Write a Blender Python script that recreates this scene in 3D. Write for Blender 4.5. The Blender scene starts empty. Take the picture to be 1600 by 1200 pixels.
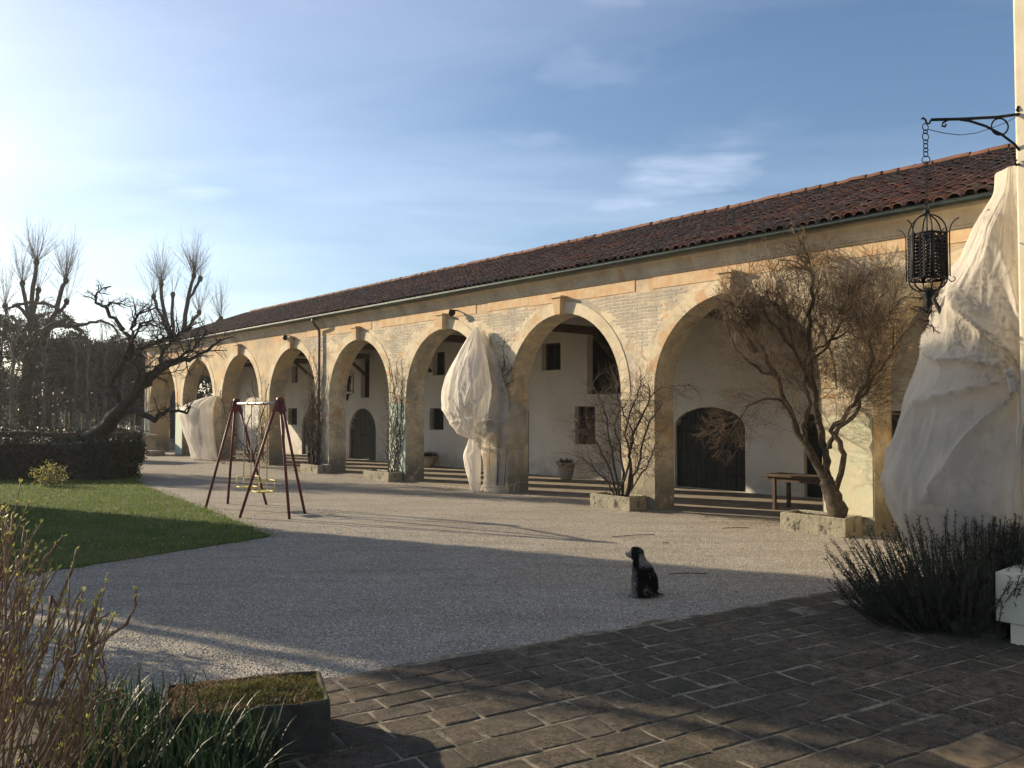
import bpy, bmesh, math, random
import numpy as np
from mathutils import Vector, Matrix, noise as mnoise
PI = math.pi
random.seed(7)
R = np.random.default_rng(7)
scn = bpy.context.scene
C = scn.collection

# ------------------------------------------------------------------ camera, sky, sun, exposure
TH = math.radians(1.865); FPX = 1290.0; CH = 2.1
cam_d = bpy.data.cameras.new('camera'); cam = bpy.data.objects.new('camera', cam_d); C.objects.link(cam)
cam.location = (0, 0, CH); cam.rotation_euler = (PI/2 + TH, 0, 0)
cam_d.sensor_width = 36; cam_d.lens = FPX/1600*36; cam_d.clip_end = 2000; cam_d.clip_start = .05
scn.camera = cam
SUN_EL = math.radians(18.5); SUN_AZ = math.radians(62.5)          # azimuth to the left of +Y
SUND = Vector((-math.sin(SUN_AZ)*math.cos(SUN_EL), math.cos(SUN_AZ)*math.cos(SUN_EL), math.sin(SUN_EL)))
w = bpy.data.worlds.new('World'); scn.world = w; w.use_nodes = True
nt = w.node_tree; nt.nodes.clear()
wo = nt.nodes.new('ShaderNodeOutputWorld'); bg = nt.nodes.new('ShaderNodeBackground')
sky = nt.nodes.new('ShaderNodeTexSky'); sky.sky_type = 'NISHITA'; sky.sun_disc = False
sky.sun_elevation = SUN_EL; sky.sun_rotation = -SUN_AZ
sky.air_density = 1.0; sky.dust_density = 1.1; sky.ozone_density = 3.0
bg.inputs['Strength'].default_value = 0.083
tc = nt.nodes.new('ShaderNodeTexCoord')
sep = nt.nodes.new('ShaderNodeSeparateXYZ'); nt.links.new(tc.outputs['Generated'], sep.inputs[0])
# thin cirrus: project the direction on a high flat layer
mx = nt.nodes.new('ShaderNodeMath'); mx.operation = 'MAXIMUM'; mx.inputs[1].default_value = .06; nt.links.new(sep.outputs[2], mx.inputs[0])
ad = nt.nodes.new('ShaderNodeMath'); ad.operation = 'ADD'; ad.inputs[1].default_value = .12; nt.links.new(mx.outputs[0], ad.inputs[0])
dv = nt.nodes.new('ShaderNodeVectorMath'); dv.operation = 'DIVIDE'
cmb = nt.nodes.new('ShaderNodeCombineXYZ')
for i in range(3): nt.links.new(ad.outputs[0], cmb.inputs[i])
nt.links.new(tc.outputs['Generated'], dv.inputs[0]); nt.links.new(cmb.outputs[0], dv.inputs[1])
mp = nt.nodes.new('ShaderNodeMapping'); mp.inputs['Rotation'].default_value = (0, 0, .5); mp.inputs['Scale'].default_value = (.42, 1.15, 0.01)
mp.inputs['Location'].default_value = (3.1, 1.7, 0)
nt.links.new(dv.outputs[0], mp.inputs[0])
n1 = nt.nodes.new('ShaderNodeTexNoise'); n1.inputs['Scale'].default_value = .95; n1.inputs['Detail'].default_value = 7; n1.inputs['Roughness'].default_value = .55
n1.inputs['Distortion'].default_value = .5
nt.links.new(mp.outputs[0], n1.inputs['Vector'])
r1 = nt.nodes.new('ShaderNodeValToRGB'); r1.color_ramp.elements[0].position = .36; r1.color_ramp.elements[1].position = .70
r1.color_ramp.elements[1].color = (.62, .62, .62, 1)
nt.links.new(n1.outputs[0], r1.inputs[0])
mixc = nt.nodes.new('ShaderNodeMix'); mixc.data_type = 'RGBA'
def skyp(px, py):
    u = (px-800)/FPX; v = (600-py)/FPX; d_ = Vector((u, math.cos(TH)-v*math.sin(TH), math.sin(TH)+v*math.cos(TH))).normalized(); return Vector((d_.x/(d_.z+.12), d_.y/(d_.z+.12), 0))
def wisp(pa_, pb_, wd, fac):
    a_, b_ = skyp(*pa_), skyp(*pb_); c_ = (a_+b_)/2; ang_ = math.atan2(b_.y-a_.y, b_.x-a_.x); L_ = (b_-a_).length/2
    m1 = nt.nodes.new('ShaderNodeMapping'); m1.vector_type = 'TEXTURE'; m1.inputs['Location'].default_value = c_; m1.inputs['Rotation'].default_value = (0, 0, ang_); m1.inputs['Scale'].default_value = (L_, wd, 1e3)
    nd = nt.nodes.new('ShaderNodeTexNoise'); nd.inputs['Scale'].default_value = 2.2; nd.inputs['Detail'].default_value = 8; nd.inputs['Roughness'].default_value = .62; nt.links.new(dv.outputs[0], nd.inputs['Vector'])
    sb_ = nt.nodes.new('ShaderNodeVectorMath'); sb_.operation = 'SUBTRACT'; sb_.inputs[1].default_value = (.5, .5, .5); nt.links.new(nd.outputs['Color'], sb_.inputs[0])
    sc2 = nt.nodes.new('ShaderNodeVectorMath'); sc2.operation = 'SCALE'; sc2.inputs['Scale'].default_value = .6; nt.links.new(sb_.outputs[0], sc2.inputs[0])
    ad2 = nt.nodes.new('ShaderNodeVectorMath'); ad2.operation = 'ADD'; nt.links.new(dv.outputs[0], ad2.inputs[0]); nt.links.new(sc2.outputs[0], ad2.inputs[1])
    nt.links.new(ad2.outputs[0], m1.inputs[0]); le = nt.nodes.new('ShaderNodeVectorMath'); le.operation = 'LENGTH'; nt.links.new(m1.outputs[0], le.inputs[0])
    rp_ = nt.nodes.new('ShaderNodeMapRange'); rp_.interpolation_type = 'SMOOTHSTEP'; rp_.inputs['From Min'].default_value = 1.25; rp_.inputs['From Max'].default_value = .1; rp_.inputs['To Max'].default_value = fac; nt.links.new(le.outputs['Value'], rp_.inputs['Value'])
    n3 = nt.nodes.new('ShaderNodeTexNoise'); n3.inputs['Scale'].default_value = 5; n3.inputs['Detail'].default_value = 6; nt.links.new(mp.outputs[0], n3.inputs['Vector'])
    r3 = nt.nodes.new('ShaderNodeMapRange'); r3.inputs['From Min'].default_value = .3; r3.inputs['From Max'].default_value = .6; nt.links.new(n3.outputs[0], r3.inputs['Value'])
    mu = nt.nodes.new('ShaderNodeMath'); mu.operation = 'MULTIPLY'; nt.links.new(rp_.outputs[0], mu.inputs[0]); nt.links.new(r3.outputs[0], mu.inputs[1]); return mu.outputs[0]
last = r1.outputs[0]
for a_, b_, wd, fa in (((935, 350), (1190, 190), .19, .95), ((850, 20), (1050, -20), .18, .45), ((150, 280), (430, 310), .22, .6), ((650, 200), (900, 215), .10, .35), ((1000, 130), (820, 90), .12, .3)):
    x_ = nt.nodes.new('ShaderNodeMath'); x_.operation = 'MAXIMUM'; nt.links.new(last, x_.inputs[0]); nt.links.new(wisp(a_, b_, wd, fa), x_.inputs[1]); last = x_.outputs[0]
nt.links.new(last, mixc.inputs[0]); nt.links.new(sky.outputs[0], mixc.inputs[6])
sc_ = nt.nodes.new('ShaderNodeMix'); sc_.data_type = 'RGBA'; sc_.blend_type = 'ADD'; sc_.inputs[0].default_value = 1   # cloud brightness follows the sky's
sm = nt.nodes.new('ShaderNodeVectorMath'); sm.operation = 'SCALE'; sm.inputs['Scale'].default_value = 1.0
nt.links.new(sky.outputs[0], sm.inputs[0]); nt.links.new(sm.outputs[0], sc_.inputs[6]); sc_.inputs[7].default_value = (2.3, 2.15, 2.2, 1)
nt.links.new(sc_.outputs[2], mixc.inputs[7])
nt.links.new(mixc.outputs[2], bg.inputs['Color']); nt.links.new(bg.outputs[0], wo.inputs[0])
sl = bpy.data.lights.new('sun', 'SUN'); sl.energy = 5.0; sl.angle = math.radians(.53); sl.color = (1, .83, .60)
so = bpy.data.objects.new('sun', sl); C.objects.link(so); so.rotation_euler = SUND.to_track_quat('Z', 'Y').to_euler()
so.location = (-20, 10, 30)
scn.view_settings.view_transform = 'Standard'; scn.view_settings.look = 'None'; scn.view_settings.gamma = 1
scn.view_settings.exposure = 0.95; scn.view_settings.use_curve_mapping = False

# ------------------------------------------------------------------ frames
PHI = math.radians(40.95)
D = Vector((-math.sin(PHI), math.cos(PHI), 0)); N = Vector((-math.cos(PHI), -math.sin(PHI), 0))
F0 = -N*13.76
def W(s, y, z=0.0): return F0 + D*s + N*y + Vector((0, 0, z))            # facade frame -> world
def ray(px, py):
    u = (px-800)/FPX; v = (600-py)/FPX
    return Vector((u, math.cos(TH)-v*math.sin(TH), math.sin(TH)+v*math.cos(TH)))
def at(px, py, Y):
    r = ray(px, py); return r*(Y/r.y) + Vector((0, 0, CH))
def FL(px, py, y):                                                        # point on the plane y in front of the facade
    r = ray(px, py); t = (y-13.76)/(r.x*N.x+r.y*N.y); return r*t + Vector((0, 0, CH))
def G(px, py, z=0.0):
    r = ray(px, py); t = (z-CH)/r.z; p = r*t; return Vector((p.x, p.y, z))

# ------------------------------------------------------------------ object helpers
def tag(o, label=None, cat=None, group=None, kind=None):
    if label: o['label'] = label
    if cat: o['category'] = cat
    if group: o['group'] = group
    if kind: o['kind'] = kind
    return o
def empty(name, loc=(0, 0, 0), rz=0.0, label=None, cat=None, group=None, kind=None):
    o = bpy.data.objects.new(name, None); C.objects.link(o); o.location = loc; o.rotation_euler = (0, 0, rz); o.empty_display_size = .2
    return tag(o, label, cat, group, kind)
def link(name, me, mat=None, parent=None, loc=None, rot=None, **k):
    o = bpy.data.objects.new(name, me); C.objects.link(o)
    if mat is not None and not me.materials: me.materials.append(mat)
    if parent is not None: o.parent = parent
    if loc is not None: o.location = loc
    if rot is not None: o.rotation_euler = rot
    return tag(o, **k)
def copy_tree(o, parent=None):
    c = o.copy(); C.objects.link(c)
    if parent is not None: c.parent = parent
    for ch in list(o.children): copy_tree(ch, c)
    return c
def local(parent, p):                                                     # world point -> parent's frame (rotation about z only)
    M_ = Matrix.Translation(parent.location) @ Matrix.Rotation(parent.rotation_euler.z, 4, 'Z')
    return M_.inverted() @ Vector(p)

class MB:
    def __init__(s): s.v = []; s.f = []; s.sm = []
    def add(s, vs, fs, smooth=False):
        b = len(s.v); s.v.extend([tuple(p) for p in vs]); s.f.extend([tuple(b+i for i in f) for f in fs]); s.sm.extend([smooth]*len(fs)); return s
    def box(s, x0, x1, y0, y1, z0, z1):
        return s.add([(x0,y0,z0),(x1,y0,z0),(x1,y1,z0),(x0,y1,z0),(x0,y0,z1),(x1,y0,z1),(x1,y1,z1),(x0,y1,z1)],
                     [(0,3,2,1),(4,5,6,7),(0,1,5,4),(1,2,6,5),(2,3,7,6),(3,0,4,7)])
    def bbox(s, x0, x1, y0, y1, z0, z1, b=.01):                            # bevelled box
        bm = bmesh.new(); bmesh.ops.create_cube(bm, size=1)
        for v in bm.verts: v.co = Vector(((x0+x1)/2+v.co.x*(x1-x0), (y0+y1)/2+v.co.y*(y1-y0), (z0+z1)/2+v.co.z*(z1-z0)))
        bmesh.ops.bevel(bm, geom=bm.edges[:], offset=b, segments=2, affect='EDGES', profile=.6)
        s.bm(bm); return s
    def bm(s, bm, smooth=False):
        bm.verts.index_update()
        s.add([v.co.copy() for v in bm.verts], [[v.index for v in f.verts] for f in bm.faces], smooth); bm.free()
    def tube(s, pts, r, n=6, cap=True, smooth=True):
        pts = [Vector(p) for p in pts]; m = len(pts)
        rs = r if hasattr(r, '__len__') else [r]*m
        t = (pts[1]-pts[0]).normalized(); u = t.orthogonal().normalized(); b = len(s.v); vs = []
        for i, p in enumerate(pts):
            t2 = (pts[min(i+1, m-1)]-pts[max(i-1, 0)])
            t2 = t2.normalized() if t2.length > 1e-9 else t
            u = (u - t2*u.dot(t2)); u = u.normalized() if u.length > 1e-6 else t2.orthogonal().normalized()
            w_ = t2.cross(u)
            for k in range(n):
                a = 2*PI*k/n; vs.append(p+(u*math.cos(a)+w_*math.sin(a))*rs[i])
        fs = [(i*n+k, i*n+(k+1) % n, (i+1)*n+(k+1) % n, (i+1)*n+k) for i in range(m-1) for k in range(n)]
        if cap: fs += [tuple(range(n-1, -1, -1)), tuple((m-1)*n+k for k in range(n))]
        return s.add(vs, fs, smooth)
    def lathe(s, prof, c=(0, 0, 0), n=24, smooth=True):
        vs = [(c[0]+r*math.cos(2*PI*k/n), c[1]+r*math.sin(2*PI*k/n), c[2]+z) for r, z in prof for k in range(n)]
        fs = [(i*n+k, i*n+(k+1) % n, (i+1)*n+(k+1) % n, (i+1)*n+k) for i in range(len(prof)-1) for k in range(n)]
        return s.add(vs, fs, smooth)
    def prism(s, poly, z0, z1):
        n = len(poly)
        return s.add([(x, y, z0) for x, y in poly]+[(x, y, z1) for x, y in poly],
                     [tuple(range(n-1, -1, -1)), tuple(range(n, 2*n))]+[(i, (i+1) % n, n+(i+1) % n, n+i) for i in range(n)])
    def torus(s, c, r, t, ax=(0, 0, 1), n=14, m=5, a0=0, a1=2*PI, sy=1.0):
        ax = Vector(ax).normalized(); u = ax.orthogonal().normalized(); v = ax.cross(u); full = abs(a1-a0-2*PI) < 1e-6
        pts = [Vector(c)+(u*math.cos(a0+(a1-a0)*i/n)+v*math.sin(a0+(a1-a0)*i/n)*sy)*r for i in range(n+1)]
        return s.tube(pts, t, m, cap=not full)
    def mesh(s, name):
        me = bpy.data.meshes.new(name); me.from_pydata(s.v, [], s.f)
        me.polygons.foreach_set('use_smooth', s.sm); me.update(); return me
    def build(s, name, mat=None, parent=None, **k): return link(name, s.mesh(name), mat, parent, **k)

def np_mesh(name, V, F, smooth=False, attr=None):                          # V (n,3), F (m,k) uniform polygons
    me = bpy.data.meshes.new(name); V = np.asarray(V, np.float32); F = np.asarray(F, np.int32); k = F.shape[1]
    me.vertices.add(len(V)); me.vertices.foreach_set('co', V.ravel())
    me.loops.add(F.size); me.loops.foreach_set('vertex_index', F.ravel())
    me.polygons.add(len(F)); me.polygons.foreach_set('loop_start', np.arange(0, F.size, k, dtype=np.int32))
    me.polygons.foreach_set('loop_total', np.full(len(F), k, np.int32))
    me.polygons.foreach_set('use_smooth', np.full(len(F), smooth)); me.update(calc_edges=True)
    if attr is not None:
        a = me.attributes.new('tint', 'FLOAT', 'POINT'); a.data.foreach_set('value', np.asarray(attr, np.float32))
    me.validate(); return me

# ------------------------------------------------------------------ materials
class NT:
    def __init__(s, name):
        s.m = bpy.data.materials.new(name); s.m.use_nodes = True; s.t = s.m.node_tree; s.b = s.t.nodes['Principled BSDF']; s.out = s.t.nodes['Material Output']
        s.b.inputs['Specular IOR Level'].default_value = .25
        s.co = s.t.nodes.new('ShaderNodeTexCoord')
    def n(s, typ, **k):
        x = s.t.nodes.new(typ)
        for a, b in k.items(): setattr(x, a, b)
        return x
    def L(s, a, b): s.t.links.new(a, b)
    def val(s, x, inp):
        if isinstance(x, (int, float)): inp.default_value = x
        elif isinstance(x, tuple): inp.default_value = x if len(x) == 4 or inp.type != 'RGBA' else x+(1,)
        else: s.L(x, inp)
    def map(s, scale=(1, 1, 1), src=None, loc=(0, 0, 0), rot=(0, 0, 0)):
        m = s.n('ShaderNodeMapping'); m.inputs['Scale'].default_value = scale; m.inputs['Location'].default_value = loc; m.inputs['Rotation'].default_value = rot
        s.L(src or s.co.outputs['Object'], m.inputs[0]); return m.outputs[0]
    def noise(s, scale=5, detail=4, rough=.55, vec=None, dist=0):
        x = s.n('ShaderNodeTexNoise'); x.inputs['Scale'].default_value = scale; x.inputs['Detail'].default_value = detail
        x.inputs['Roughness'].default_value = rough; x.inputs['Distortion'].default_value = dist
        s.L(vec or s.co.outputs['Object'], x.inputs['Vector']); return x.outputs['Fac']
    def vor(s, scale=5, vec=None, out='Distance', feature='F1'):
        x = s.n('ShaderNodeTexVoronoi'); x.feature = feature; x.inputs['Scale'].default_value = scale; s.L(vec or s.co.outputs['Object'], x.inputs['Vector']); return x.outputs[out]
    def ramp(s, fac, *st):
        x = s.n('ShaderNodeValToRGB'); e = x.color_ramp.elements
        for i, (p, c) in enumerate(st):
            if i > 1: e.new(p)
            e[i].position = p; c = (c, c, c) if isinstance(c, (int, float)) else c; e[i].color = tuple(c)+(1,)
        s.val(fac, x.inputs[0]); return x.outputs[0]
    def mix(s, f, a, b, mode='MIX'):
        x = s.n('ShaderNodeMix'); x.data_type = 'RGBA'; x.blend_type = mode
        s.val(f, x.inputs[0]); s.val(a, x.inputs[6]); s.val(b, x.inputs[7]); return x.outputs[2]
    def math(s, op, a, b=0.0, clamp=False):
        x = s.n('ShaderNodeMath'); x.operation = op; x.use_clamp = clamp; s.val(a, x.inputs[0]); s.val(b, x.inputs[1]); return x.outputs[0]
    def xyz(s, src=None):
        x = s.n('ShaderNodeSeparateXYZ'); s.L(src or s.co.outputs['Object'], x.inputs[0]); return x.outputs
    def objrand(s): return s.n('ShaderNodeObjectInfo').outputs['Random']
    def attr(s, name='tint'):
        x = s.n('ShaderNodeAttribute'); x.attribute_name = name; return x.outputs['Fac']
    def bump(s, h, strength=.4, dist=.01):
        x = s.n('ShaderNodeBump'); x.inputs['Strength'].default_value = strength; x.inputs['Distance'].default_value = dist
        s.L(h, x.inputs['Height']); s.L(x.outputs[0], s.b.inputs['Normal']); return s
    def col(s, c): s.val(c, s.b.inputs['Base Color']); return s
    def rough(s, v): s.val(v, s.b.inputs['Roughness']); return s
def simple(name, c1, c2, scale=6, rough=.8, bump=.3, bscale=30, metal=0.0, rnd=0.0):
    t = NT(name); c = t.mix(t.ramp(t.noise(scale, 6), (.35, 0), (.65, 1)), c1, c2)
    if rnd: c = t.mix(rnd, c, t.ramp(t.objrand(), (0, .25), (1, 1.0)), 'MULTIPLY')
    t.col(c).rough(rough); t.b.inputs['Metallic'].default_value = metal
    if bump: t.bump(t.noise(bscale, 5), bump, .01)
    return t.m
def leafmat(name, c1, c2, trans=.3, rough=.5):
    t = NT(name); c = t.mix(t.attr(), c1, c2); t.col(c).rough(rough)
    tr = t.n('ShaderNodeBsdfTranslucent'); t.L(c, tr.inputs[0]); mx_ = t.n('ShaderNodeMixShader'); mx_.inputs[0].default_value = trans
    t.L(t.b.outputs[0], mx_.inputs[1]); t.L(tr.outputs[0], mx_.inputs[2]); t.L(mx_.outputs[0], t.out.inputs[0]); return t.m
MAT = {}
# facade plaster
t = NT('facade_plaster'); X, Y_, Z = t.xyz()
base = t.mix(t.ramp(t.noise(.55, 5, .6), (.38, 0), (.62, 1)), (.60, .53, .40), (.62, .51, .33))
base = t.mix(t.ramp(t.noise(2.6, 7, .65), (.46, 0), (.72, .75)), base, (.66, .60, .46))
base = t.mix(t.ramp(t.noise(1.3, 8, .7, t.map((1, 1, 1), loc=(9, 3, 4))), (.52, 0), (.62, .75)), base, (.40, .32, .21))
ochre = t.mix(t.ramp(t.noise(.9, 5), (.35, 0), (.7, 1)), (.52, .38, .20), (.58, .44, .25))
far = t.math('MULTIPLY', t.math('SUBTRACT', X, 26.0), .8, True)
base = t.mix(t.math('MULTIPLY', far, .85), base, ochre)
streak = t.noise(1.0, 6, .7, t.map((1.6, 1, .35)))
top = t.math('MULTIPLY', t.math('SUBTRACT', Z, 4.45), 2.2, True)
orange = t.math('MULTIPLY', t.ramp(streak, (.40, 0), (.58, .85)), top)
base = t.mix(orange, base, (.52, .27, .11))
patches = t.ramp(t.noise(.8, 9, .75, t.map((1, 1, 1.3), loc=(2, 0, 7))), (.56, 0), (.61, .85))
base = t.mix(patches, base, (.52, .31, .15))
sp_ = t.ramp(t.noise(1.6, 9, .78, t.map((1, 1, 1.4), loc=(11, 5, 2))), (.47, 0), (.60, .75)); base = t.mix(sp_, base, (.42, .35, .25))
base = t.mix(t.ramp(t.noise(1.0, 8, .8, t.map((5.0, 1, .5), loc=(1, 5, 2))), (.54, 0), (.66, .7)), base, (.33, .25, .16))
grey = t.ramp(t.noise(1.1, 8, .72, t.map((1, 1, 1), loc=(20, 0, 3))), (.47, 0), (.62, .85))
base = t.mix(grey, base, (.29, .27, .22))
low = t.math('MULTIPLY', t.math('SUBTRACT', 1.0, Z), 1.6, True)
low = t.math('MULTIPLY', low, t.ramp(t.noise(3, 8, .7), (.34, 0), (.48, 1)))
base = t.mix(low, base, (.20, .185, .14))
cracks = t.ramp(t.vor(1.1, t.map((1, 1, 1), src=None), 'Distance', 'DISTANCE_TO_EDGE'), (0, 1), (.012, 0))
cr = t.math('MULTIPLY', cracks, t.ramp(t.noise(.9, 3, .5, t.map((1, 1, 1), loc=(5, 5, 5))), (.5, 0), (.6, .7)))
base = t.mix(cr, base, (.22, .15, .09))
t.col(base).rough(.92)
bh = t.math('ADD', t.noise(9, 8, .7), t.math('MULTIPLY', t.noise(60, 4), .3))
t.bump(bh, .55, .02); MAT['facade'] = t.m
# jamb / intrados warmer
t = NT('archivolt_plaster'); base = t.mix(t.ramp(t.noise(1.7, 8, .7), (.4, 0), (.62, 1)), (.60, .52, .37), (.44, .37, .25))
base = t.mix(t.ramp(t.noise(1.1, 8, .7, t.map((1, 1, 1), loc=(4, 1, 2))), (.54, 0), (.60, .8)), base, (.48, .29, .15))
t.col(base).rough(.9).bump(t.noise(14, 7, .7), .4, .015); MAT['ring'] = t.m
t = NT('whitewashed_brick'); base = t.mix(t.math('FRACT', t.math('ADD', t.objrand(), t.attr())), (.62, .57, .46), (.40, .355, .28))
base = t.mix(t.ramp(t.noise(1.6, 6, .7), (.42, 0), (.62, .85)), base, (.56, .47, .33))
base = t.mix(t.ramp(t.noise(12, 5, .7), (.45, 0), (.7, .7)), base, (.34, .28, .20))
base = t.mix(t.ramp(t.noise(.7, 7, .75, t.map((1, 1, 1), src=t.n('ShaderNodeNewGeometry').outputs['Position'])), (.44, 0), (.58, .75)), base, (.30, .275, .23))
t.col(base).rough(.95).bump(t.noise(40, 5), .5, .01); MAT['brick'] = t.m
MAT['orange_plaster'] = simple('orange_key_plaster', (.50, .31, .16), (.54, .43, .28), 4, .9, .4, 20)
t = NT('cornice_plaster'); base = t.mix(t.ramp(t.noise(1.4, 7, .7, t.map((1, 1, .6))), (.35, 0), (.65, 1)), (.52, .46, .36), (.34, .29, .22))
base = t.mix(t.ramp(t.noise(2.2, 6, .7, t.map((1.5, 1, .3), loc=(3, 0, 0))), (.55, 0), (.68, .8)), base, (.42, .27, .13))
t.col(base).rough(.92).bump(t.noise(10, 6), .4, .02); MAT['cornice'] = t.m
t = NT('green_plaster'); base = t.mix(t.ramp(t.noise(2.5, 7, .7), (.4, 0), (.6, 1)), (.40, .53, .44), (.52, .56, .45))
base = t.mix(t.ramp(t.noise(3.5, 8, .7, t.map((1, 1, .7), loc=(5, 2, 2))), (.56, 0), (.62, .9)), base, (.60, .55, .42))
t.col(base).rough(.9).bump(t.noise(12, 7), .4, .015); MAT['green'] = t.m
MAT['pale_green'] = simple('pale_greenish_plaster', (.50, .52, .38), (.58, .53, .38), 3, .9, .5, 12)
t = NT('inner_whitewash'); X, Y_, Z = t.xyz()
base = t.mix(t.ramp(t.noise(.8, 6, .6), (.35, 0), (.7, 1)), (.64, .62, .57), (.55, .53, .48))
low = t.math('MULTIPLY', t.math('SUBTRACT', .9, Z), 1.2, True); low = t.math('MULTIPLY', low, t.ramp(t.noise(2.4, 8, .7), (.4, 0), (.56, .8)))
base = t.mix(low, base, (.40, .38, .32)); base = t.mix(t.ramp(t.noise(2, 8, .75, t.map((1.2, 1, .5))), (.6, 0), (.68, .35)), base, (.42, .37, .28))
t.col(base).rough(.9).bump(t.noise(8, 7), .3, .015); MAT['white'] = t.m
# roof
t = NT('roof_tile'); rr = t.math('FRACT', t.math('ADD', t.objrand(), t.attr()))
X, Y_, Z = t.xyz(t.n('ShaderNodeNewGeometry').outputs['Position'])
c = t.ramp(rr, (0, (.040, .027, .023)), (.35, (.11, .046, .034)), (.7, (.165, .064, .042)), (.9, (.075, .055, .047)), (1, (.17, .11, .085)))
wpos = t.n('ShaderNodeNewGeometry').outputs['Position']
c = t.mix(t.ramp(t.noise(.35, 6, .7, wpos), (.38, 0), (.58, .75)), c, (.045, .036, .032))
c = t.mix(t.ramp(t.noise(5, 6, .7, wpos), (.5, 0), (.68, .6)), c, (.20, .17, .14))
t.col(c).rough(.9).bump(t.noise(30, 5, .6, wpos), .5, .02); MAT['tile'] = t.m
MAT['ridge'] = simple('ridge_tile_clay', (.23, .10, .06), (.14, .075, .05), 7, .85, .4, 30, rnd=.45)
MAT['underroof'] = simple('roof_boards', (.045, .03, .02), (.07, .05, .035), 5, .85)
MAT['wood'] = simple('dark_beam_wood', (.06, .042, .03), (.10, .07, .05), 5, .8)
MAT['gutter'] = simple('grey_green_gutter_metal', (.045, .06, .058), (.07, .09, .085), 6, .45, .1, 20, .6)
MAT['pipe'] = simple('brown_downpipe_metal', (.10, .075, .065), (.14, .11, .10), 6, .5, .1, 20, .4)
MAT['door'] = simple('dark_green_door_paint', (.008, .012, .012), (.020, .026, .024), 4, .6, .2, 8)
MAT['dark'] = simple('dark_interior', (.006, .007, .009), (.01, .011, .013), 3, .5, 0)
MAT['iron'] = simple('wrought_iron', (.012, .012, .014), (.025, .024, .025), 20, .55, .3, 60, .5)
MAT['red'] = simple('swing_red_paint', (.13, .022, .028), (.09, .03, .03), 14, .5, .2, 60)
MAT['yellow'] = simple('swing_yellow_paint', (.62, .52, .16), (.50, .42, .13), 14, .5, .1, 60)
MAT['steel'] = simple('pale_steel', (.42, .38, .34), (.5, .46, .42), 14, .4, .1, 60, .6)
MAT['rope'] = simple('swing_rope', (.30, .24, .14), (.36, .30, .2), 20, .9, .3, 80)
MAT['stone'] = simple('weathered_stone', (.36, .33, .26), (.20, .18, .14), 7, .95, .8, 18)
t = NT('mossy_trough_stone'); base = t.mix(t.ramp(t.noise(6, 8, .7), (.35, 0), (.65, 1)), (.035, .032, .025), (.085, .078, .06))
base = t.mix(t.ramp(t.noise(3, 7, .7, t.map((1, 1, 1), loc=(1, 2, 3))), (.5, 0), (.62, .8)), base, (.05, .055, .022))
t.col(base).rough(.97).bump(t.noise(25, 8, .75), .9, .02); MAT['trough'] = t.m
t = NT('planter_stone'); base = t.mix(t.ramp(t.noise(3, 8, .7), (.35, 0), (.65, 1)), (.33, .30, .22), (.22, .205, .15))
base = t.mix(t.ramp(t.noise(5, 8, .75, t.map((1, 1, .8))), (.55, 0), (.6, 1)), base, (.075, .075, .06))
t.col(base).rough(.95).bump(t.noise(14, 8, .7), .8, .03); MAT['planter'] = t.m
MAT['terracotta'] = simple('terracotta', (.34, .17, .10), (.26, .15, .10), 9, .85, .4, 30)
MAT['paleclay'] = simple('pale_clay_pot', (.38, .34, .29), (.30, .27, .23), 9, .85, .4, 30)
MAT['soil'] = simple('soil', (.035, .025, .018), (.06, .045, .03), 20, 1, .9, 40)
MAT['bark_dark'] = simple('dark_bark', (.035, .028, .022), (.075, .06, .048), 12, .95, .9, 30)
MAT['bark'] = simple('brown_bark', (.035, .028, .021), (.085, .066, .046), 14, .95, .9, 35)
MAT['twig'] = simple('golden_twig', (.065, .047, .032), (.14, .10, .065), 10, .85, 0)
MAT['twig_dark'] = simple('dark_twig', (.055, .042, .034), (.10, .08, .065), 10, .9, 0)
MAT['twig_mid'] = simple('brown_twig', (.06, .045, .036), (.10, .08, .06), 10, .9, 0)
MAT['plane_bark'] = simple('pale_plane_bark', (.12, .11, .095), (.05, .045, .038), 2.5, .9, .5, 20)
MAT['stem'] = simple('shrub_stem_bark', (.14, .075, .042), (.27, .175, .10), 18, .6, .4, 60)
MAT['cream_wall'] = simple('villa_cream_plaster', (.66, .60, .46), (.58, .50, .36), 3, .9, .35, 12)
MAT['plinth'] = simple('plinth_white_plaster', (.66, .60, .47), (.54, .50, .38), 2.4, .9, .35, 14)
MAT['dog'] = None
MAT['evergreen'] = leafmat('evergreen_leaf', (.012, .020, .010), (.035, .045, .018), .12)
MAT['hedge'] = leafmat('hedge_leaf', (.008, .016, .008), (.028, .038, .014), .15)
MAT['rosemary'] = leafmat('rosemary_needle', (.022, .034, .018), (.07, .085, .05), .2)
MAT['narcissus'] = leafmat('strap_leaf', (.012, .028, .012), (.038, .066, .028), .3, .5)
MAT['bud'] = leafmat('bud_leaf', (.30, .32, .07), (.50, .44, .14), .4)
MAT['grass'] = leafmat('grass_blade', (.045, .10, .012), (.18, .22, .045), .4)
MAT['moss'] = leafmat('moss_tuft', (.085, .085, .018), (.20, .175, .06), .2, .9)
MAT['dryleaf'] = leafmat('dry_leaf', (.13, .075, .035), (.30, .21, .11), .2, .8)
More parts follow.
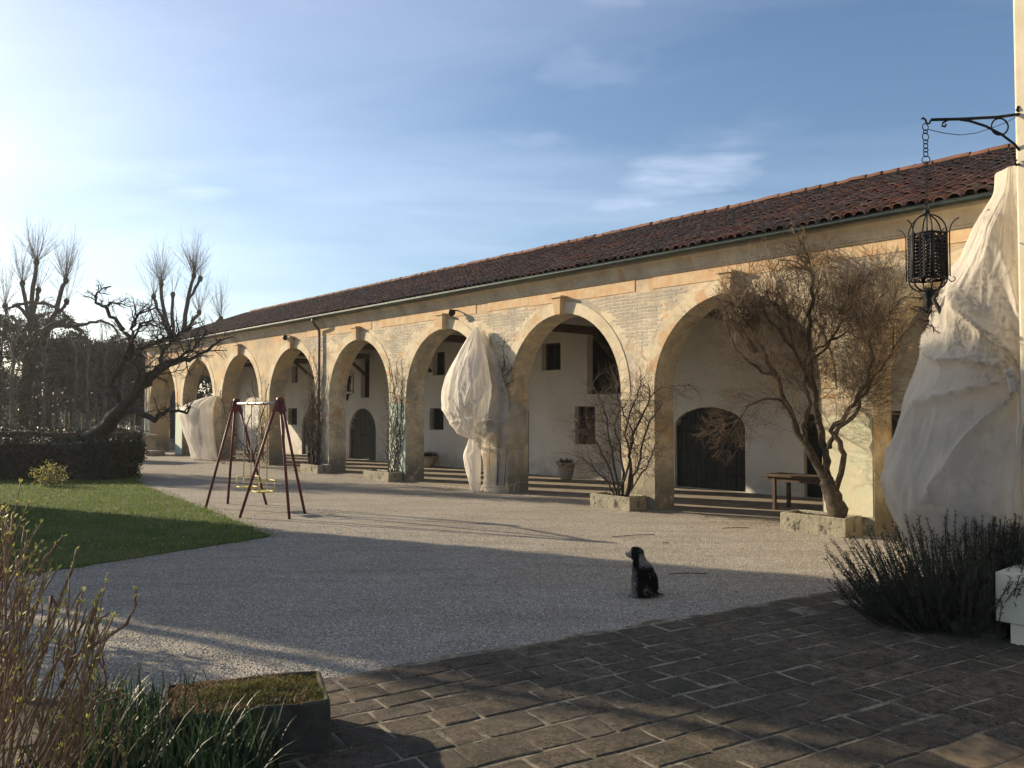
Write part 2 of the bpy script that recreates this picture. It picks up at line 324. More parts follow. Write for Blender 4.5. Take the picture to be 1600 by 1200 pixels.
# ground
D_ = (-.6554, .7553)
t = NT('gravel'); wpos = t.n('ShaderNodeNewGeometry').outputs['Position']
cellc = t.vor(60, wpos, 'Color'); cell = t.vor(60, wpos, 'Distance')
g = t.n('ShaderNodeRGBToBW'); t.L(cellc, g.inputs[0])
c = t.ramp(g.outputs[0], (.1, (.22, .20, .16)), (.45, (.42, .385, .32)), (.7, (.56, .52, .44)), (.95, (.74, .70, .61)))
c = t.mix(t.ramp(t.noise(.45, 6, .65, wpos), (.4, 0), (.68, .6)), c, (.31, .275, .205))
trk = t.map((.35, 2.2, 1), src=wpos, rot=(0, 0, -math.atan2(D_[1], D_[0]))) ; c = t.mix(t.ramp(t.noise(1.1, 5, .6, trk), (.48, 0), (.60, .5)), c, (.27, .24, .185)); c = t.mix(t.ramp(t.noise(1.0, 6, .7, t.map((1, 1, 1), src=wpos, loc=(8, 2, 0))), (.58, 0), (.66, .6)), c, (.58, .53, .44))
c = t.mix(t.ramp(t.noise(2.3, 5, .7, wpos), (.42, 0), (.75, .45)), c, (.50, .44, .36))
c = t.mix(t.ramp(cell, (.3, 0), (.75, .75)), c, (.11, .10, .085))
t.col(c).rough(.95); t.bump(t.math('ADD', t.math('SUBTRACT', 1.0, cell), t.math('MULTIPLY', t.noise(1.2, 4, .6, wpos), 2.0)), .9, .02); MAT['gravel'] = t.m
t = NT('pebble'); c = t.mix(t.attr(), (.20, .18, .15), (.62, .58, .50)); t.col(c).rough(.9); MAT['pebble'] = t.m
t = NT('earth'); wpos = t.n('ShaderNodeNewGeometry').outputs['Position']
c = t.mix(t.ramp(t.noise(.12, 6, .65, wpos), (.42, 0), (.6, 1)), (.055, .07, .028), (.12, .10, .06)); t.col(c).rough(1).bump(t.noise(6, 6, .6, wpos), .6, .05); MAT['earth'] = t.m
t = NT('lawn_soil'); wpos = t.n('ShaderNodeNewGeometry').outputs['Position']
c = t.mix(t.ramp(t.noise(1.2, 8, .7, wpos), (.44, 0), (.58, 1)), (.045, .085, .014), (.11, .12, .04)); t.col(c).rough(1).bump(t.noise(40, 6, .7, wpos), .9, .03); MAT['lawn'] = t.m
t = NT('mortar_sand'); wpos = t.n('ShaderNodeNewGeometry').outputs['Position']
c = t.mix(t.ramp(t.noise(2.8, 8, .75, wpos), (.45, 0), (.60, 1)), (.09, .08, .055), (.29, .25, .185)); c = t.mix(t.ramp(t.noise(.9, 6, .7, wpos), (.56, 0), (.66, .8)), c, (.09, .09, .05))
t.col(c).rough(1).bump(t.noise(50, 6, .7, wpos), .8, .01); MAT['mortar'] = t.m
t = NT('paving_stone'); wpos = t.n('ShaderNodeNewGeometry').outputs['Position']
rr = t.math('FRACT', t.math('ADD', t.objrand(), t.attr()))
c = t.ramp(rr, (0, (.12, .097, .072)), (.5, (.18, .14, .10)), (.8, (.15, .13, .105)), (1, (.24, .19, .13)))
c = t.mix(t.ramp(t.noise(9, 9, .78, wpos), (.46, 0), (.56, .85)), c, (.050, .043, .033))
c = t.mix(t.ramp(t.noise(34, 8, .8, t.map((1, 1, 1), src=wpos, loc=(9, 4, 1))), (.50, 0), (.58, .7)), c, (.25, .20, .135))
c = t.mix(t.ramp(t.noise(14, 9, .8, t.map((1, 1, 1), src=wpos, loc=(4, 4, 1))), (.58, 0), (.62, .8)), c, (.27, .235, .17))
c = t.mix(t.ramp(t.noise(2.4, 7, .7, t.map((1, 1, 1), src=wpos, loc=(1, 7, 1))), (.52, 0), (.62, .65)), c, (.055, .06, .028))
c = t.mix(t.ramp(t.noise(.7, 5, .6, t.map((1, 1, 1), src=wpos, loc=(5, 3, 1))), (.42, .4), (.62, 0)), c, (.065, .06, .05))
c = t.mix(t.ramp(t.vor(24, wpos, 'Distance'), (.08, 1), (.13, 0)), c, t.mix(t.ramp(t.noise(3, 4, .5, wpos), (.52, 0), (.58, 1)), c, (.42, .38, .30)))
t.col(c).rough(.85); t.bump(t.math('ADD', t.noise(16, 10, .8, wpos), t.math('MULTIPLY', t.noise(60, 6, .75, wpos), .6)), 1.0, .06); MAT['slab'] = t.m
MAT['slab_sunlit'] = simple('sunlit_slab', (.36, .245, .125), (.13, .095, .06), 7, .9, 1.0, 22)  # golden paving colour with the sun patch painted in
MAT['floor'] = simple('portico_floor_stone', (.30, .26, .20), (.20, .17, .13), 2.2, .8, .3, 14)
# net cloth
def netmat(name, alpha, c1, c2):
    t = NT(name); X, Y_, Z = t.xyz()
    c = t.mix(t.ramp(t.noise(1.6, 6, .6), (.35, 0), (.7, 1)), c1, c2)
    t.col(c).rough(.75)
    cre = t.ramp(t.vor(1.9, t.map((1.6, 1.6, .8)), 'Distance', 'DISTANCE_TO_EDGE'), (0, 1), (.10, 0)); cre2 = t.ramp(t.vor(4.2, t.map((1.3, 1.3, .9), loc=(3, 1, 2)), 'Distance', 'DISTANCE_TO_EDGE'), (0, 1), (.12, 0))
    t.bump(t.math('ADD', t.noise(2.4, 5, .6, t.map((2.0, 2.0, .8)), 1.0), t.math('ADD', t.math('MULTIPLY', cre, .25), t.math('MULTIPLY', cre2, .12))), .4, .06)
    tr = t.n('ShaderNodeBsdfTranslucent'); t.L(c, tr.inputs[0]); tp = t.n('ShaderNodeBsdfTransparent')
    m1 = t.n('ShaderNodeMixShader'); m1.inputs[0].default_value = .45; t.L(t.b.outputs[0], m1.inputs[1]); t.L(tr.outputs[0], m1.inputs[2])
    m2 = t.n('ShaderNodeMixShader')
    fac = t.ramp(t.noise(1.3, 5, .6, t.map((1, 1, 1), loc=(7, 7, 7))), (.3, alpha*.5), (.7, alpha*1.5)); t.L(fac, m2.inputs[0])
    t.L(m1.outputs[0], m2.inputs[1]); t.L(tp.outputs[0], m2.inputs[2]); t.L(m2.outputs[0], t.out.inputs[0]); return t.m
MAT['net'] = netmat('fleece_net', .22, (.70, .66, .60), (.80, .77, .71))
MAT['net_grey'] = netmat('fleece_net_grey', .20, (.56, .52, .45), (.70, .65, .57))
MAT['net_thin'] = netmat('fleece_net_thin', .46, (.66, .61, .53), (.76, .71, .62))

# ------------------------------------------------------------------ ground
def sheet(name, poly, z, mat, **k):
    me = bpy.data.meshes.new(name); me.from_pydata([(x, y, z) for x, y in poly], [], [tuple(range(len(poly)))]); return link(name, me, mat, **k)
sheet('ground', [(-500, -200), (500, -200), (500, 900), (-500, 900)], -.02, MAT['earth'], kind='structure')
pa = math.radians(31); PU = Vector((math.cos(pa), math.sin(pa), 0)); PV = Vector((-PU.y, PU.x, 0))
pb = Vector((-1.5, 6.45, 0))                                              # a point of the paving's far edge
def PW(u, v, z=0): return pb + PU*u + PV*v + Vector((0, 0, z))
gw = random.Random(3)
# gravel: everything between lawn, paving, barn
g_ = [tuple(W(a, b)[:2]) for a, b in ((62, -.3), (27, -.3), (-8, -.3), (-8, 30), (27, 30), (27, 7.2), (62, 7.2))]
me = bpy.data.meshes.new('gravel_yard'); me.from_pydata([(x, y, 0) for x, y in g_], [], [(1, 2, 3, 4, 5), (0, 1, 5, 6)]); link('gravel_yard', me, MAT['gravel'], kind='structure')
# lawn as a slightly raised, ragged polygon
lp = [(-4.02, 13.9), (-4.6, 14.75), (-6.25, 17.23), (-8.2, 20.0), (-10.0, 22.7), (-11.3, 24.9), (-12.2, 27.4), (-34, 27.4), (-40, 16), (-30, 4), (-14, 2), (-9.0, 7.2), (-6.6, 10.2), (-5.9, 11.0), (-5.09, 12.3), (-4.4, 13.3)]
def dens(poly, step, amp, rng):
    out = []
    for i in range(len(poly)):
        a = np.array(poly[i]); b = np.array(poly[(i+1) % len(poly)]); n = max(1, int(np.linalg.norm(b-a)/step))
        for k in range(n): out.append(tuple(a+(b-a)*k/n + (np.array([rng.uniform(-amp, amp), rng.uniform(-amp, amp)]))))
    return out
lpd = dens(lp, .22, .07, gw)
mb = MB(); mb.prism(lpd, -.01, .02); mb.build('lawn', MAT['lawn'], kind='structure')
def in_poly(px, py, poly):
    n = len(poly); ins = np.zeros(len(px), bool); j = n-1
    for i in range(n):
        xi, yi = poly[i]; xj, yj = poly[j]
        c = ((yi > py) != (yj > py)) & (px < (xj-xi)*(py-yi)/(yj-yi+1e-12)+xi); ins ^= c; j = i
    return ins
def blades(n, P, hgt, wid, lean, rng, bend=.4):                           # P (n,3) bases; 1 quad + tip triangle as 5-vertex strips -> 2 tris each
    a = rng.uniform(0, 2*PI, n); dx, dy = np.cos(a), np.sin(a); la = rng.uniform(0, 2*PI, n); ll = rng.uniform(.2, 1, n)*lean
    h = hgt*rng.uniform(.5, 1.2, n); w_ = wid*rng.uniform(.6, 1.2, n)
    b0 = P - np.stack([dx*w_, dy*w_, 0*w_], 1); b1 = P + np.stack([dx*w_, dy*w_, 0*w_], 1)
    m = P + np.stack([np.cos(la)*ll*h*.35, np.sin(la)*ll*h*.35, h*.6], 1); m0 = m-np.stack([dx*w_*.8, dy*w_*.8, 0*w_], 1); m1 = m+np.stack([dx*w_*.8, dy*w_*.8, 0*w_], 1)
    tp = P + np.stack([np.cos(la)*ll*h, np.sin(la)*ll*h, h*(1-.3*ll*bend)], 1)
    V = np.stack([b0, b1, m1, m0, tp], 1).reshape(-1, 3); o = np.arange(n)*5
    F = np.concatenate([np.stack([o, o+1, o+2], 1), np.stack([o, o+2, o+3], 1), np.stack([o+3, o+2, o+4], 1)])
    return V, F, np.repeat(rng.uniform(0, 1, n), 5)
nb = 120000; gx = R.uniform(-20, -3.7, nb); gy = R.uniform(9.5, 25.5, nb)
keep = in_poly(gx+.10*R.standard_normal(nb), gy+.06*R.standard_normal(nb), lp) & (gx > -.66*gy-1) & (R.uniform(0, 1, nb) < np.clip(1.5-gy/26, .4, 1)); gx = gx[keep]; gy = gy[keep]; n = len(gx)
V, F, A = blades(n, np.stack([gx, gy, np.full(n, .015)], 1), .075, .0045, .8, R)
link('grass', np_mesh('grass', V, F, attr=A), MAT['grass'], label='short green lawn grass beside the gravel yard', cat='grass', kind='stuff')
ei = R.integers(0, len(lpd), 5200); P = np.array([lpd[i] for i in ei])+R.normal(0, .13, (5200, 2)); P = P[(P[:, 0] > -13) & (P[:, 1] > 9)]; V, F, A = blades(len(P), np.stack([P[:, 0], P[:, 1], np.full(len(P), .004)], 1), .055, .005, 1.2, R)
link('edge_tufts', np_mesh('edge_tufts', V, F, attr=A), MAT['grass'], label='ragged grass tufts creeping from the lawn into the gravel', cat='grass', kind='stuff')
P = np.stack([R.uniform(-16, -4.5, 900), R.uniform(12, 24, 900)], 1); P = P[in_poly(P[:, 0], P[:, 1], lp)]; P = P[np.array([mnoise.noise(Vector((p[0]*.5, p[1]*.5, 7))) > .0 for p in P])]
o6 = np.array([(math.cos(k*PI/3)*.012, math.sin(k*PI/3)*.012, .004*(k % 2)) for k in range(6)]); V = (o6[None]+np.concatenate([P, np.full((len(P), 1), .085)], 1)[:, None, :]).reshape(-1, 3)
link('daisies', np_mesh('daisies', V, np.arange(len(V)).reshape(-1, 6)), MAT['plinth'], label='tiny white daisies sprinkled over the lawn', cat='flowers', kind='stuff')
# pebbles over the gravel
npb = 46000; py_ = 6.2+ (R.uniform(0, 1, npb)**1.5)*9; px_ = R.uniform(-.64, .64, npb)*py_
pv = (np.stack([px_, py_], 1)-np.array(pb[:2])) @ np.array([PV.x, PV.y])
lawnin = in_poly(px_, py_, lp); bx = (px_*N.x+py_*N.y+13.76)
kp = (pv > -.15+.25*R.standard_normal(npb)) & ~lawnin & (bx > .1); px_, py_ = px_[kp], py_[kp]; n = len(px_)
oct_v = np.array([(1, 0, 0), (-1, 0, 0), (0, 1, 0), (0, -1, 0), (0, 0, 1)], float); oct_f = np.array([(0, 2, 4), (2, 1, 4), (1, 3, 4), (3, 0, 4)])
s_ = R.uniform(.004, .012, (n, 1, 1))*np.stack([R.uniform(.7, 1.4, n), R.uniform(.7, 1.4, n), R.uniform(.5, .9, n)], 1)[:, None, :]
an = R.uniform(0, PI, n); rot = np.stack([np.stack([np.cos(an), -np.sin(an), 0*an], 1), np.stack([np.sin(an), np.cos(an), 0*an], 1), np.stack([0*an, 0*an, 1+0*an], 1)], 1)
V = np.einsum('nij,nkj->nki', rot, oct_v[None]*s_) + np.stack([px_, py_, np.full(n, .001)], 1)[:, None, :]
F = (oct_f[None]+np.arange(n)[:, None, None]*5).reshape(-1, 3)
link('gravel', np_mesh('gravel', V.reshape(-1, 3), F, attr=np.repeat(R.uniform(0, 1, n), 5)), MAT['pebble'], label='loose grey and beige gravel of the courtyard', cat='gravel', kind='stuff')

# paving: base sheet and single slabs in rows
pav = empty('paving', kind='structure')
ragg = [PW(u, .02+.13*mnoise.noise(Vector((u*1.3, 2.2, 0)))+.05*mnoise.noise(Vector((u*6, 5.2, 0)))) for u in np.arange(-4, 9.5, .12)]
poly = [(p.x, p.y) for p in ragg] + [tuple(PW(9.5, -14)[:2]), tuple(PW(-4, -14)[:2])]
sheet('paving_bed', poly, .0175, MAT['mortar'], parent=pav)
rg = random.Random(11); slabs = []
v = -.03; rowi = 0
while v > -9.5:
    rh = rg.choice([.23, .26, .28, .29, .33])
    u = -3.5 + rg.uniform(-.5, 0)
    while u < 9:
        L_ = rg.choice([.24, .30, .36, .40, .45, .54]); g_ = rg.uniform(.006, .012)
        slabs.append((u+g_, u+L_-g_, v-rh+g_, v-g_)); u += L_
    v -= rh; rowi += 1
def visible(p):
    return p.y > 4.2 and abs(p.x) < .66*p.y+.3
vis = []; off = []
for sb in slabs:
    c_ = PW((sb[0]+sb[1])/2, (sb[2]+sb[3])/2); (vis if visible(c_) else off).append((c_.length, sb))
vis.sort(key=lambda a: a[0])
def slab_verts(sb, rng):
    u0, u1, v0, v1 = sb; e = .014; j = lambda: rng.uniform(-.011, .011)
    top = .0155+rng.uniform(-.003, .006); vs = []
    tl = [rng.uniform(-.004, .004) for _ in range(4)]
    ring = [(u0, v0), ((u0+u1)/2, v0), (u1, v0), (u1, (v0+v1)/2), (u1, v1), ((u0+u1)/2, v1), (u0, v1), (u0, (v0+v1)/2)]
    jr = [(a+j(), b+j()) for a, b in ring]
    cu, cv = (u0+u1)/2, (v0+v1)/2
    for a, b in jr: vs.append((a-cu, b-cv, 0.0))
    for a, b in jr: vs.append((a-cu, b-cv, top-.006+rng.uniform(-.002, .002)))
    for a, b in jr: vs.append(((a-cu)*(1-e/(u1-u0)*2), (b-cv)*(1-e/(v1-v0)*2), top))
    fs = [(i, (i+1) % 8, 8+(i+1) % 8, 8+i) for i in range(8)]+[(8+i, 8+(i+1) % 8, 16+(i+1) % 8, 16+i) for i in range(8)]+[tuple(range(16, 24))]
    return vs, fs, (cu, cv)
stuff = MB(); cnt = 0
for i, (_, sb) in enumerate(vis):
    vs, fs, (cu, cv) = slab_verts(sb, rg); p = PW(cu, cv, .006)
    if rg.random() < .04 and sb[3] > -.5: continue
    if cnt < 298:
        me = bpy.data.meshes.new('paving_slab'); me.from_pydata(vs, [], fs)
        sunpatch = (p - Vector((3.15, 4.75, 0))).length < .62 and p.y < 5.6  # slabs at the right front whose colour carries the sun patch
        link('paving_slab', me, MAT['slab_sunlit'] if sunpatch else MAT['slab'], pav, loc=p, rot=(rg.uniform(-.006, .006), rg.uniform(-.006, .006), pa)); cnt += 1
    else:
        M_ = Matrix.Translation(p) @ Matrix.Rotation(pa, 4, 'Z'); stuff.add([M_ @ Vector(q) for q in vs], fs)
for _, sb in off:
    vs, fs, (cu, cv) = slab_verts(sb, rg); M_ = Matrix.Translation(PW(cu, cv, .006)) @ Matrix.Rotation(pa, 4, 'Z'); stuff.add([M_ @ Vector(q) for q in vs], fs)
me = stuff.mesh('paving_slabs'); a = me.attributes.new('tint', 'FLOAT', 'POINT'); a.data.foreach_set('value', np.repeat(R.uniform(0, 1, len(stuff.v)//24+1), 24)[:len(stuff.v)].astype(np.float32))
link('paving_slabs', me, MAT['slab'], pav, kind='stuff')
# moss along joints + grit on the slabs
n = 9000; u = R.uniform(-2, 7.5, n); vv = R.uniform(-3.6, .1, n)
P = np.array([tuple(PW(a_, b_, .02)) for a_, b_ in zip(u, vv)]); nz = np.array([mnoise.noise(Vector((x*1.1, y*1.1, 3))) for x, y, _ in P])
P = P[nz > .05]; n = len(P); sz = R.uniform(.002, .007, (n, 1, 1))
V = oct_v[None]*sz*np.array([1.2, 1, .5]) + P[:, None, :]; F = (oct_f[None]+np.arange(n)[:, None, None]*5).reshape(-1, 3)
link('paving_grit', np_mesh('paving_grit', V.reshape(-1, 3), F, attr=np.repeat(R.uniform(0, .4, n), 5)), MAT['pebble'], pav, kind='stuff')

# ------------------------------------------------------------------ haze volume added in place of lens flare
mb = MB(); mb.box(-506, 506, -206, 906, -1.2, 18.5); t = NT('flare_veil'); t.t.nodes.remove(t.b); pvn = t.n('ShaderNodeVolumePrincipled'); pvn.inputs['Color'].default_value = (.95, .95, .93, 1); pvn.inputs['Density'].default_value = .0004; pvn.inputs['Anisotropy'].default_value = .55
t.L(pvn.outputs[0], t.out.inputs['Volume']); mb.build('veil', t.m, None, kind='stuff', label='thin added haze over the yard and park', cat='veil')
# ------------------------------------------------------------------ BARN
ang = math.atan2(D.y, D.x)
barn = empty('arcaded_barn', tuple(F0), ang, 'long arcaded farm building in worn cream plaster under a dark tiled roof', 'building')
S0, SP, HW, ZS, RA = 9.36, 4.71, 1.89, 2.50, 1.92
SL, SR = 44.70, -9.0                                                     # left end, right end (local s)
ZT = 5.33; T = .65
def arch_pts(c, n=28):
    return [(c-HW*math.cos(PI*i/n), ZS+RA*math.sin(PI*i/n)) for i in range(n+1)]
centers = [S0+SP*k for k in range(-3, 8)]
prof = [(SR, 0.0)]                                                        # lower profile as (s, z)
for c in centers:
    prof += [(c-HW, 0.0)] + arch_pts(c) + [(c+HW, 0.0)]
prof += [(SL, 0.0)]
mb = MB()
for (a, za), (b, zb) in zip(prof[:-1], prof[1:]):
    if abs(b-a) < 1e-6: continue
    if za == 0 and zb == 0:
        m_ = 3
        for i in range(m_):
            x0, x1 = a+(b-a)*i/m_, a+(b-a)*(i+1)/m_
            mb.add([(x0, 0, 0), (x1, 0, 0), (x1, 0, ZT), (x0, 0, ZT)], [(0, 3, 2, 1)])
            mb.add([(x0, -T, 0), (x1, -T, 0), (x1, -T, ZT), (x0, -T, ZT)], [(0, 1, 2, 3)])
    else:
        mb.add([(a, 0, za), (b, 0, zb), (b, 0, ZT), (a, 0, ZT)], [(0, 3, 2, 1)]); mb.add([(a, -T, za), (b, -T, zb), (b, -T, ZT), (a, -T, ZT)], [(0, 1, 2, 3)])
for (a, za), (b, zb) in zip(prof[:-1], prof[1:]):
    if za == 0 and zb == 0: continue
    mb.add([(a, 0, za), (b, 0, zb), (b, -T, zb), (a, -T, za)], [(0, 1, 2, 3)])
mb.add([(SL, 0, 0), (SL, -T, 0), (SL, -T, ZT), (SL, 0, ZT)], [(0, 1, 2, 3)]); mb.add([(SR, 0, 0), (SR, -T, 0), (SR, -T, ZT), (SR, 0, ZT)], [(0, 3, 2, 1)])
facade = mb.build('facade_wall', MAT['facade'], barn)
# archivolt rings, keystones, impost mouldings
for k, c in zip(range(-3, 8), centers):
    mb = MB(); n = 30; vs = []; e = .012
    for i in range(n+1):
        a = PI*i/n; ca, sa = -math.cos(a), math.sin(a)
        for r0, y in ((1.0, .002), (1.0, e), (1+.27/HW, e), (1+.27/HW, .002)):
            vs.append((c+HW*ca*r0, y, ZS+RA*sa*r0))
    fs = [(i*4+j, i*4+j+1, (i+1)*4+j+1, (i+1)*4+j) for i in range(n) for j in range(3)]
    mb.add(vs, fs); mb.build('archivolt', MAT['ring'], facade)
    mb = MB(); zb_, zt = ZS+RA-.03, ZS+RA+.36
    mb.add([(c-.085, .004, zb_), (c+.085, .004, zb_), (c+.085, .13, zb_), (c-.085, .13, zb_), (c-.14, .004, zt), (c+.14, .004, zt), (c+.14, .17, zt), (c-.14, .17, zt)],
           [(0, 3, 2, 1), (4, 5, 6, 7), (0, 1, 5, 4), (1, 2, 6, 5), (2, 3, 7, 6), (3, 0, 4, 7)])
    mb.bbox(c-.19, c+.19, .004, .20, zt+.002, zt+.05, .008)
    mb.build('keystone', MAT['orange_plaster'], facade)
for k in range(-3, 9):
    c = S0+SP*(k-.5); h = (SP-2*HW)/2
    if k == 8: a, b = centers[-1]+HW, SL
    elif k == -3: a, b = SR, centers[0]-HW
    else: a, b = c-h, c+h
    mb = MB(); mb.bbox(a-.014, b+.014, -T-.014, .014, 2.33, 2.40, .006); mb.build('impost_moulding', MAT['ring'], facade)
# green tinted plaster panels
for k, z0, z1, dlt in ((2, .30, 2.32, 0), (6, .05, 2.32, 0), (7, .05, 2.2, 0), (-1, .30, 2.0, 0)):
    c = S0+SP*(k+.5); mb = MB(); a, b = (c-.44, c+.44) if k < 7 else (centers[-1]+HW+.02, SL-.02)
    mb.add([(a, .007, z0), (b, .007, z0), (b, .007, z1), (a, .007, z1)], [(0, 3, 2, 1)]); mb.build('green_tinted_plaster', MAT['green'] if k != -1 else MAT['pale_green'], facade)
# cornice
mb = MB(); pr = [(.0, 4.955), (.03, 4.965), (.03, 5.0), (.05, 5.01), (.055, 5.06), (.085, 5.13), (.13, 5.19), (.20, 5.235), (.22, 5.24), (.22, 5.31), (.0, 5.31)]
vs = [(s, y+.002, z) for s in (SR, SL) for y, z in pr]; m_ = len(pr)
mb.add(vs, [(i, i+1, m_+i+1, m_+i) for i in range(m_-1)]+[tuple(range(m_)), tuple(range(2*m_-1, m_-1, -1))]); mb.build('cornice', MAT['cornice'], barn)
# thin orange string course under the cornice
mb = MB(); s = 2.0
while s < 27:
    L_ = rg.uniform(1.2, 3.2); z = 4.72+rg.uniform(-.03, .03)
    mb.box(s, min(s+L_, 27), .0, .012, z, 4.952); s += L_+rg.choice([0.004, 0.004, .5])
mb.build('fascia_plaster', MAT['orange_plaster'], facade)
# bricks on the spandrels
bricks = []; z = 2.46; row = 0
while z < 4.66:
    s = 2.0+(row % 2)*.13
    while s < 28.5:
        s0, s1 = s, s+.245; sc = (s0+s1)/2; zc = z+.03; k = round((sc-S0)/SP); c = S0+SP*k
        ok = True
        for q in (s0-.02, s1+.02):
            for zz in (z-.01, z+.07):
                if zz > ZS and ((q-c)/(HW+.29))**2+((zz-ZS)/(RA+.29))**2 < 1: ok = False
                if zz <= ZS and abs(q-c) < HW+.29: ok = False
        if abs(sc-c) < .26 and z > 4.2: ok = False
        m_ = mnoise.noise(Vector((sc*.55, zc*.9, 4.1)))+.45*mnoise.noise(Vector((sc*2.5, zc*4, 1)))+(.12 if sc < 20 else -.05)
        if ok and m_ > -.16 and rg.random() > .05: bricks.append((s0, s1, z, z+.058))
        s += .262
    z += .0735; row += 1
bricks.sort(key=lambda b: abs((b[0])-6))
bme = bpy.data.meshes.new('brick')
def brickgeo(L_, H_, d=.012, b=.006):
    return [(0, 0, 0), (L_, 0, 0), (L_, 0, H_), (0, 0, H_), (b, d, b), (L_-b, d, b), (L_-b, d, H_-b), (b, d, H_-b)], [(4, 7, 6, 5), (0, 4, 5, 1), (1, 5, 6, 2), (2, 6, 7, 3), (3, 7, 4, 0)]
bv = []
for d_ in (.0025, .004, .0055):
    me = bpy.data.meshes.new('brick'); vs, fs = brickgeo(.245, .058, d_); me.from_pydata(vs, [], fs); bv.append(me)
for me in bv: me.materials.append(MAT['brick'])
for b in bricks[:296]:
    link('brick', rg.choice(bv), None, facade, loc=(b[0]+rg.uniform(-.004, .004), .0005, b[2]+rg.uniform(-.003, .003)))
mb = MB()
for b in bricks[296:]:
    vs, fs = brickgeo(.245, .058, rg.choice((.0025, .004, .0055))); mb.add([(x+b[0], y+.0005, z+b[2]) for x, y, z in vs], fs)
if mb.v:
    me = mb.mesh('bricks'); a = me.attributes.new('tint', 'FLOAT', 'POINT'); a.data.foreach_set('value', np.repeat(R.uniform(0, 1, len(mb.v)//8), 8).astype(np.float32)); link('bricks', me, MAT['brick'], facade, kind='stuff')

# roof
EY, EZ, RY, RZ, BY = .29, 5.385, -5.5, 7.60, -11.5
SLP = (RZ-EZ)/(EY-RY); NRM = Vector((0, SLP, 1)).normalized(); UPS = Vector((0, -1, SLP)).normalized()
RS0, RS1 = SR-.25, SL+.22
mb = MB(); th_ = .10
for (ya, za, yb, zb) in ((EY, EZ, RY, RZ), (BY, EZ, RY, RZ)):
    mb.add([(RS0, ya, za), (RS1, ya, za), (RS1, yb, zb), (RS0, yb, zb), (RS0, ya, za-th_), (RS1, ya, za-th_), (RS1, yb, zb-th_), (RS0, yb, zb-th_)],
           [(0, 1, 2, 3), (7, 6, 5, 4), (0, 4, 5, 1), (1, 5, 6, 2), (3, 7, 4, 0)])
roof = mb.build('roof', MAT['underroof'], barn)
def tile_geo(w0, w1, L_, n=5, h=.075):
    vs = []
    for (wd, yy) in ((w0, 0), (w1, L_)):
        for i in range(n+1):
            a = PI*i/n; vs.append((-math.cos(a)*wd/2, yy, math.sin(a)*h*(wd/w0)))
    for i in range(n+1):
        a = PI*i/n; vs.append((-math.cos(a)*(w0/2-.014), 0.0, math.sin(a)*(h-.014)))
    m_ = n+1
    return vs, [(i, i+1, m_+i+1, m_+i) for i in range(n)]+[(2*m_+i, 2*m_+i+1, i+1, i) for i in range(n)]
tv, tf = tile_geo(.19, .155, .43); PW_ = .212; EXP = .335
tme = bpy.data.meshes.new('roof_tile'); tme.from_pydata(tv, [], tf); tme.materials.append(MAT['tile'])
rotm = Matrix((( 1, 0, 0), (0, UPS.y, NRM.y), (0, UPS.z, NRM.z))).to_4x4()
tiles = []
ncol = int((RS1-RS0)/PW_); slope_len = math.hypot(EY-RY, RZ-EZ); nrow = int(slope_len/EXP)
for j in range(ncol):
    for i in range(nrow+1):
        s = RS0+.12+j*PW_; d_ = i*EXP-.07
        if d_ > slope_len-.36: d_ = slope_len-.36
        tiles.append((s, d_, i))
cs = local(barn, (0, 0, CH)).x
tiles.sort(key=lambda q: abs(q[0]-5.2)*1.0+q[1]*.6+(0 if q[0] > 4 else 3))
tv = np.array(tv); tvar = Matrix.Identity(4)
SV = []; SA = []; k_ = 0
for (s, d_, i) in tiles:
    jx = rg.uniform(-.02, .02); jr = rg.uniform(-.10, .10); jl = rg.uniform(-.03, .05); jz = rg.uniform(0, .028)
    o = Vector((s+jx, EY, EZ))+UPS*(d_+jl)+NRM*(.012+jz+.0)
    M_ = Matrix.Translation(o) @ rotm @ Matrix.Rotation(jr, 4, 'Z') @ Matrix.Rotation(math.radians(-2.5), 4, 'X')
    if k_ < 298:
        ob = bpy.data.objects.new('roof_tile', tme); C.objects.link(ob); ob.parent = roof; ob.matrix_basis = M_; k_ += 1
    else:
        A3 = np.array(M_); SV.append(tv @ A3[:3, :3].T + A3[:3, 3]); SA.append(rg.random())
V = np.concatenate(SV); nn = len(tv); F = (np.array(tf)[None]+np.arange(len(SV))[:, None, None]*nn).reshape(-1, 4)
link('roof_tiles', np_mesh('roof_tiles', V, F, attr=np.repeat(SA, nn)), MAT['tile'], roof, kind='stuff')
# pan layer between covers (a gently corrugated skin) on both slopes
mb = MB()
for (ya, yb, sg) in ((EY+.03, RY, 1), (BY-.03, RY, -1)):
    n = ncol*2; vs = []
    for i in range(n+1):
        s = RS0+.015+i*PW_/2; dz = .012 if i % 2 == 0 else .045
        vs += [(s, ya, EZ+dz), (s, yb, RZ+dz)]
    mb.add(vs, [(2*i, 2*i+1, 2*i+3, 2*i+2) for i in range(n)])
mb.build('pan_tiles', MAT['tile'], roof, kind='stuff')
rme = bpy.data.meshes.new('ridge_tile'); vs, fs = tile_geo(.26, .22, .44, 6, .11); rme.from_pydata([(y, x, z) for x, y, z in vs], [], fs); rme.materials.append(MAT['ridge'])
s = RS0; 
while s < RS1-.3:
    link('ridge_tile', rme, None, roof, loc=(s, RY+rg.uniform(-.01, .01), RZ+.035+rg.uniform(0, .02)), rot=(0, rg.uniform(-.04, .02), rg.uniform(-.03, .03))); s += .385
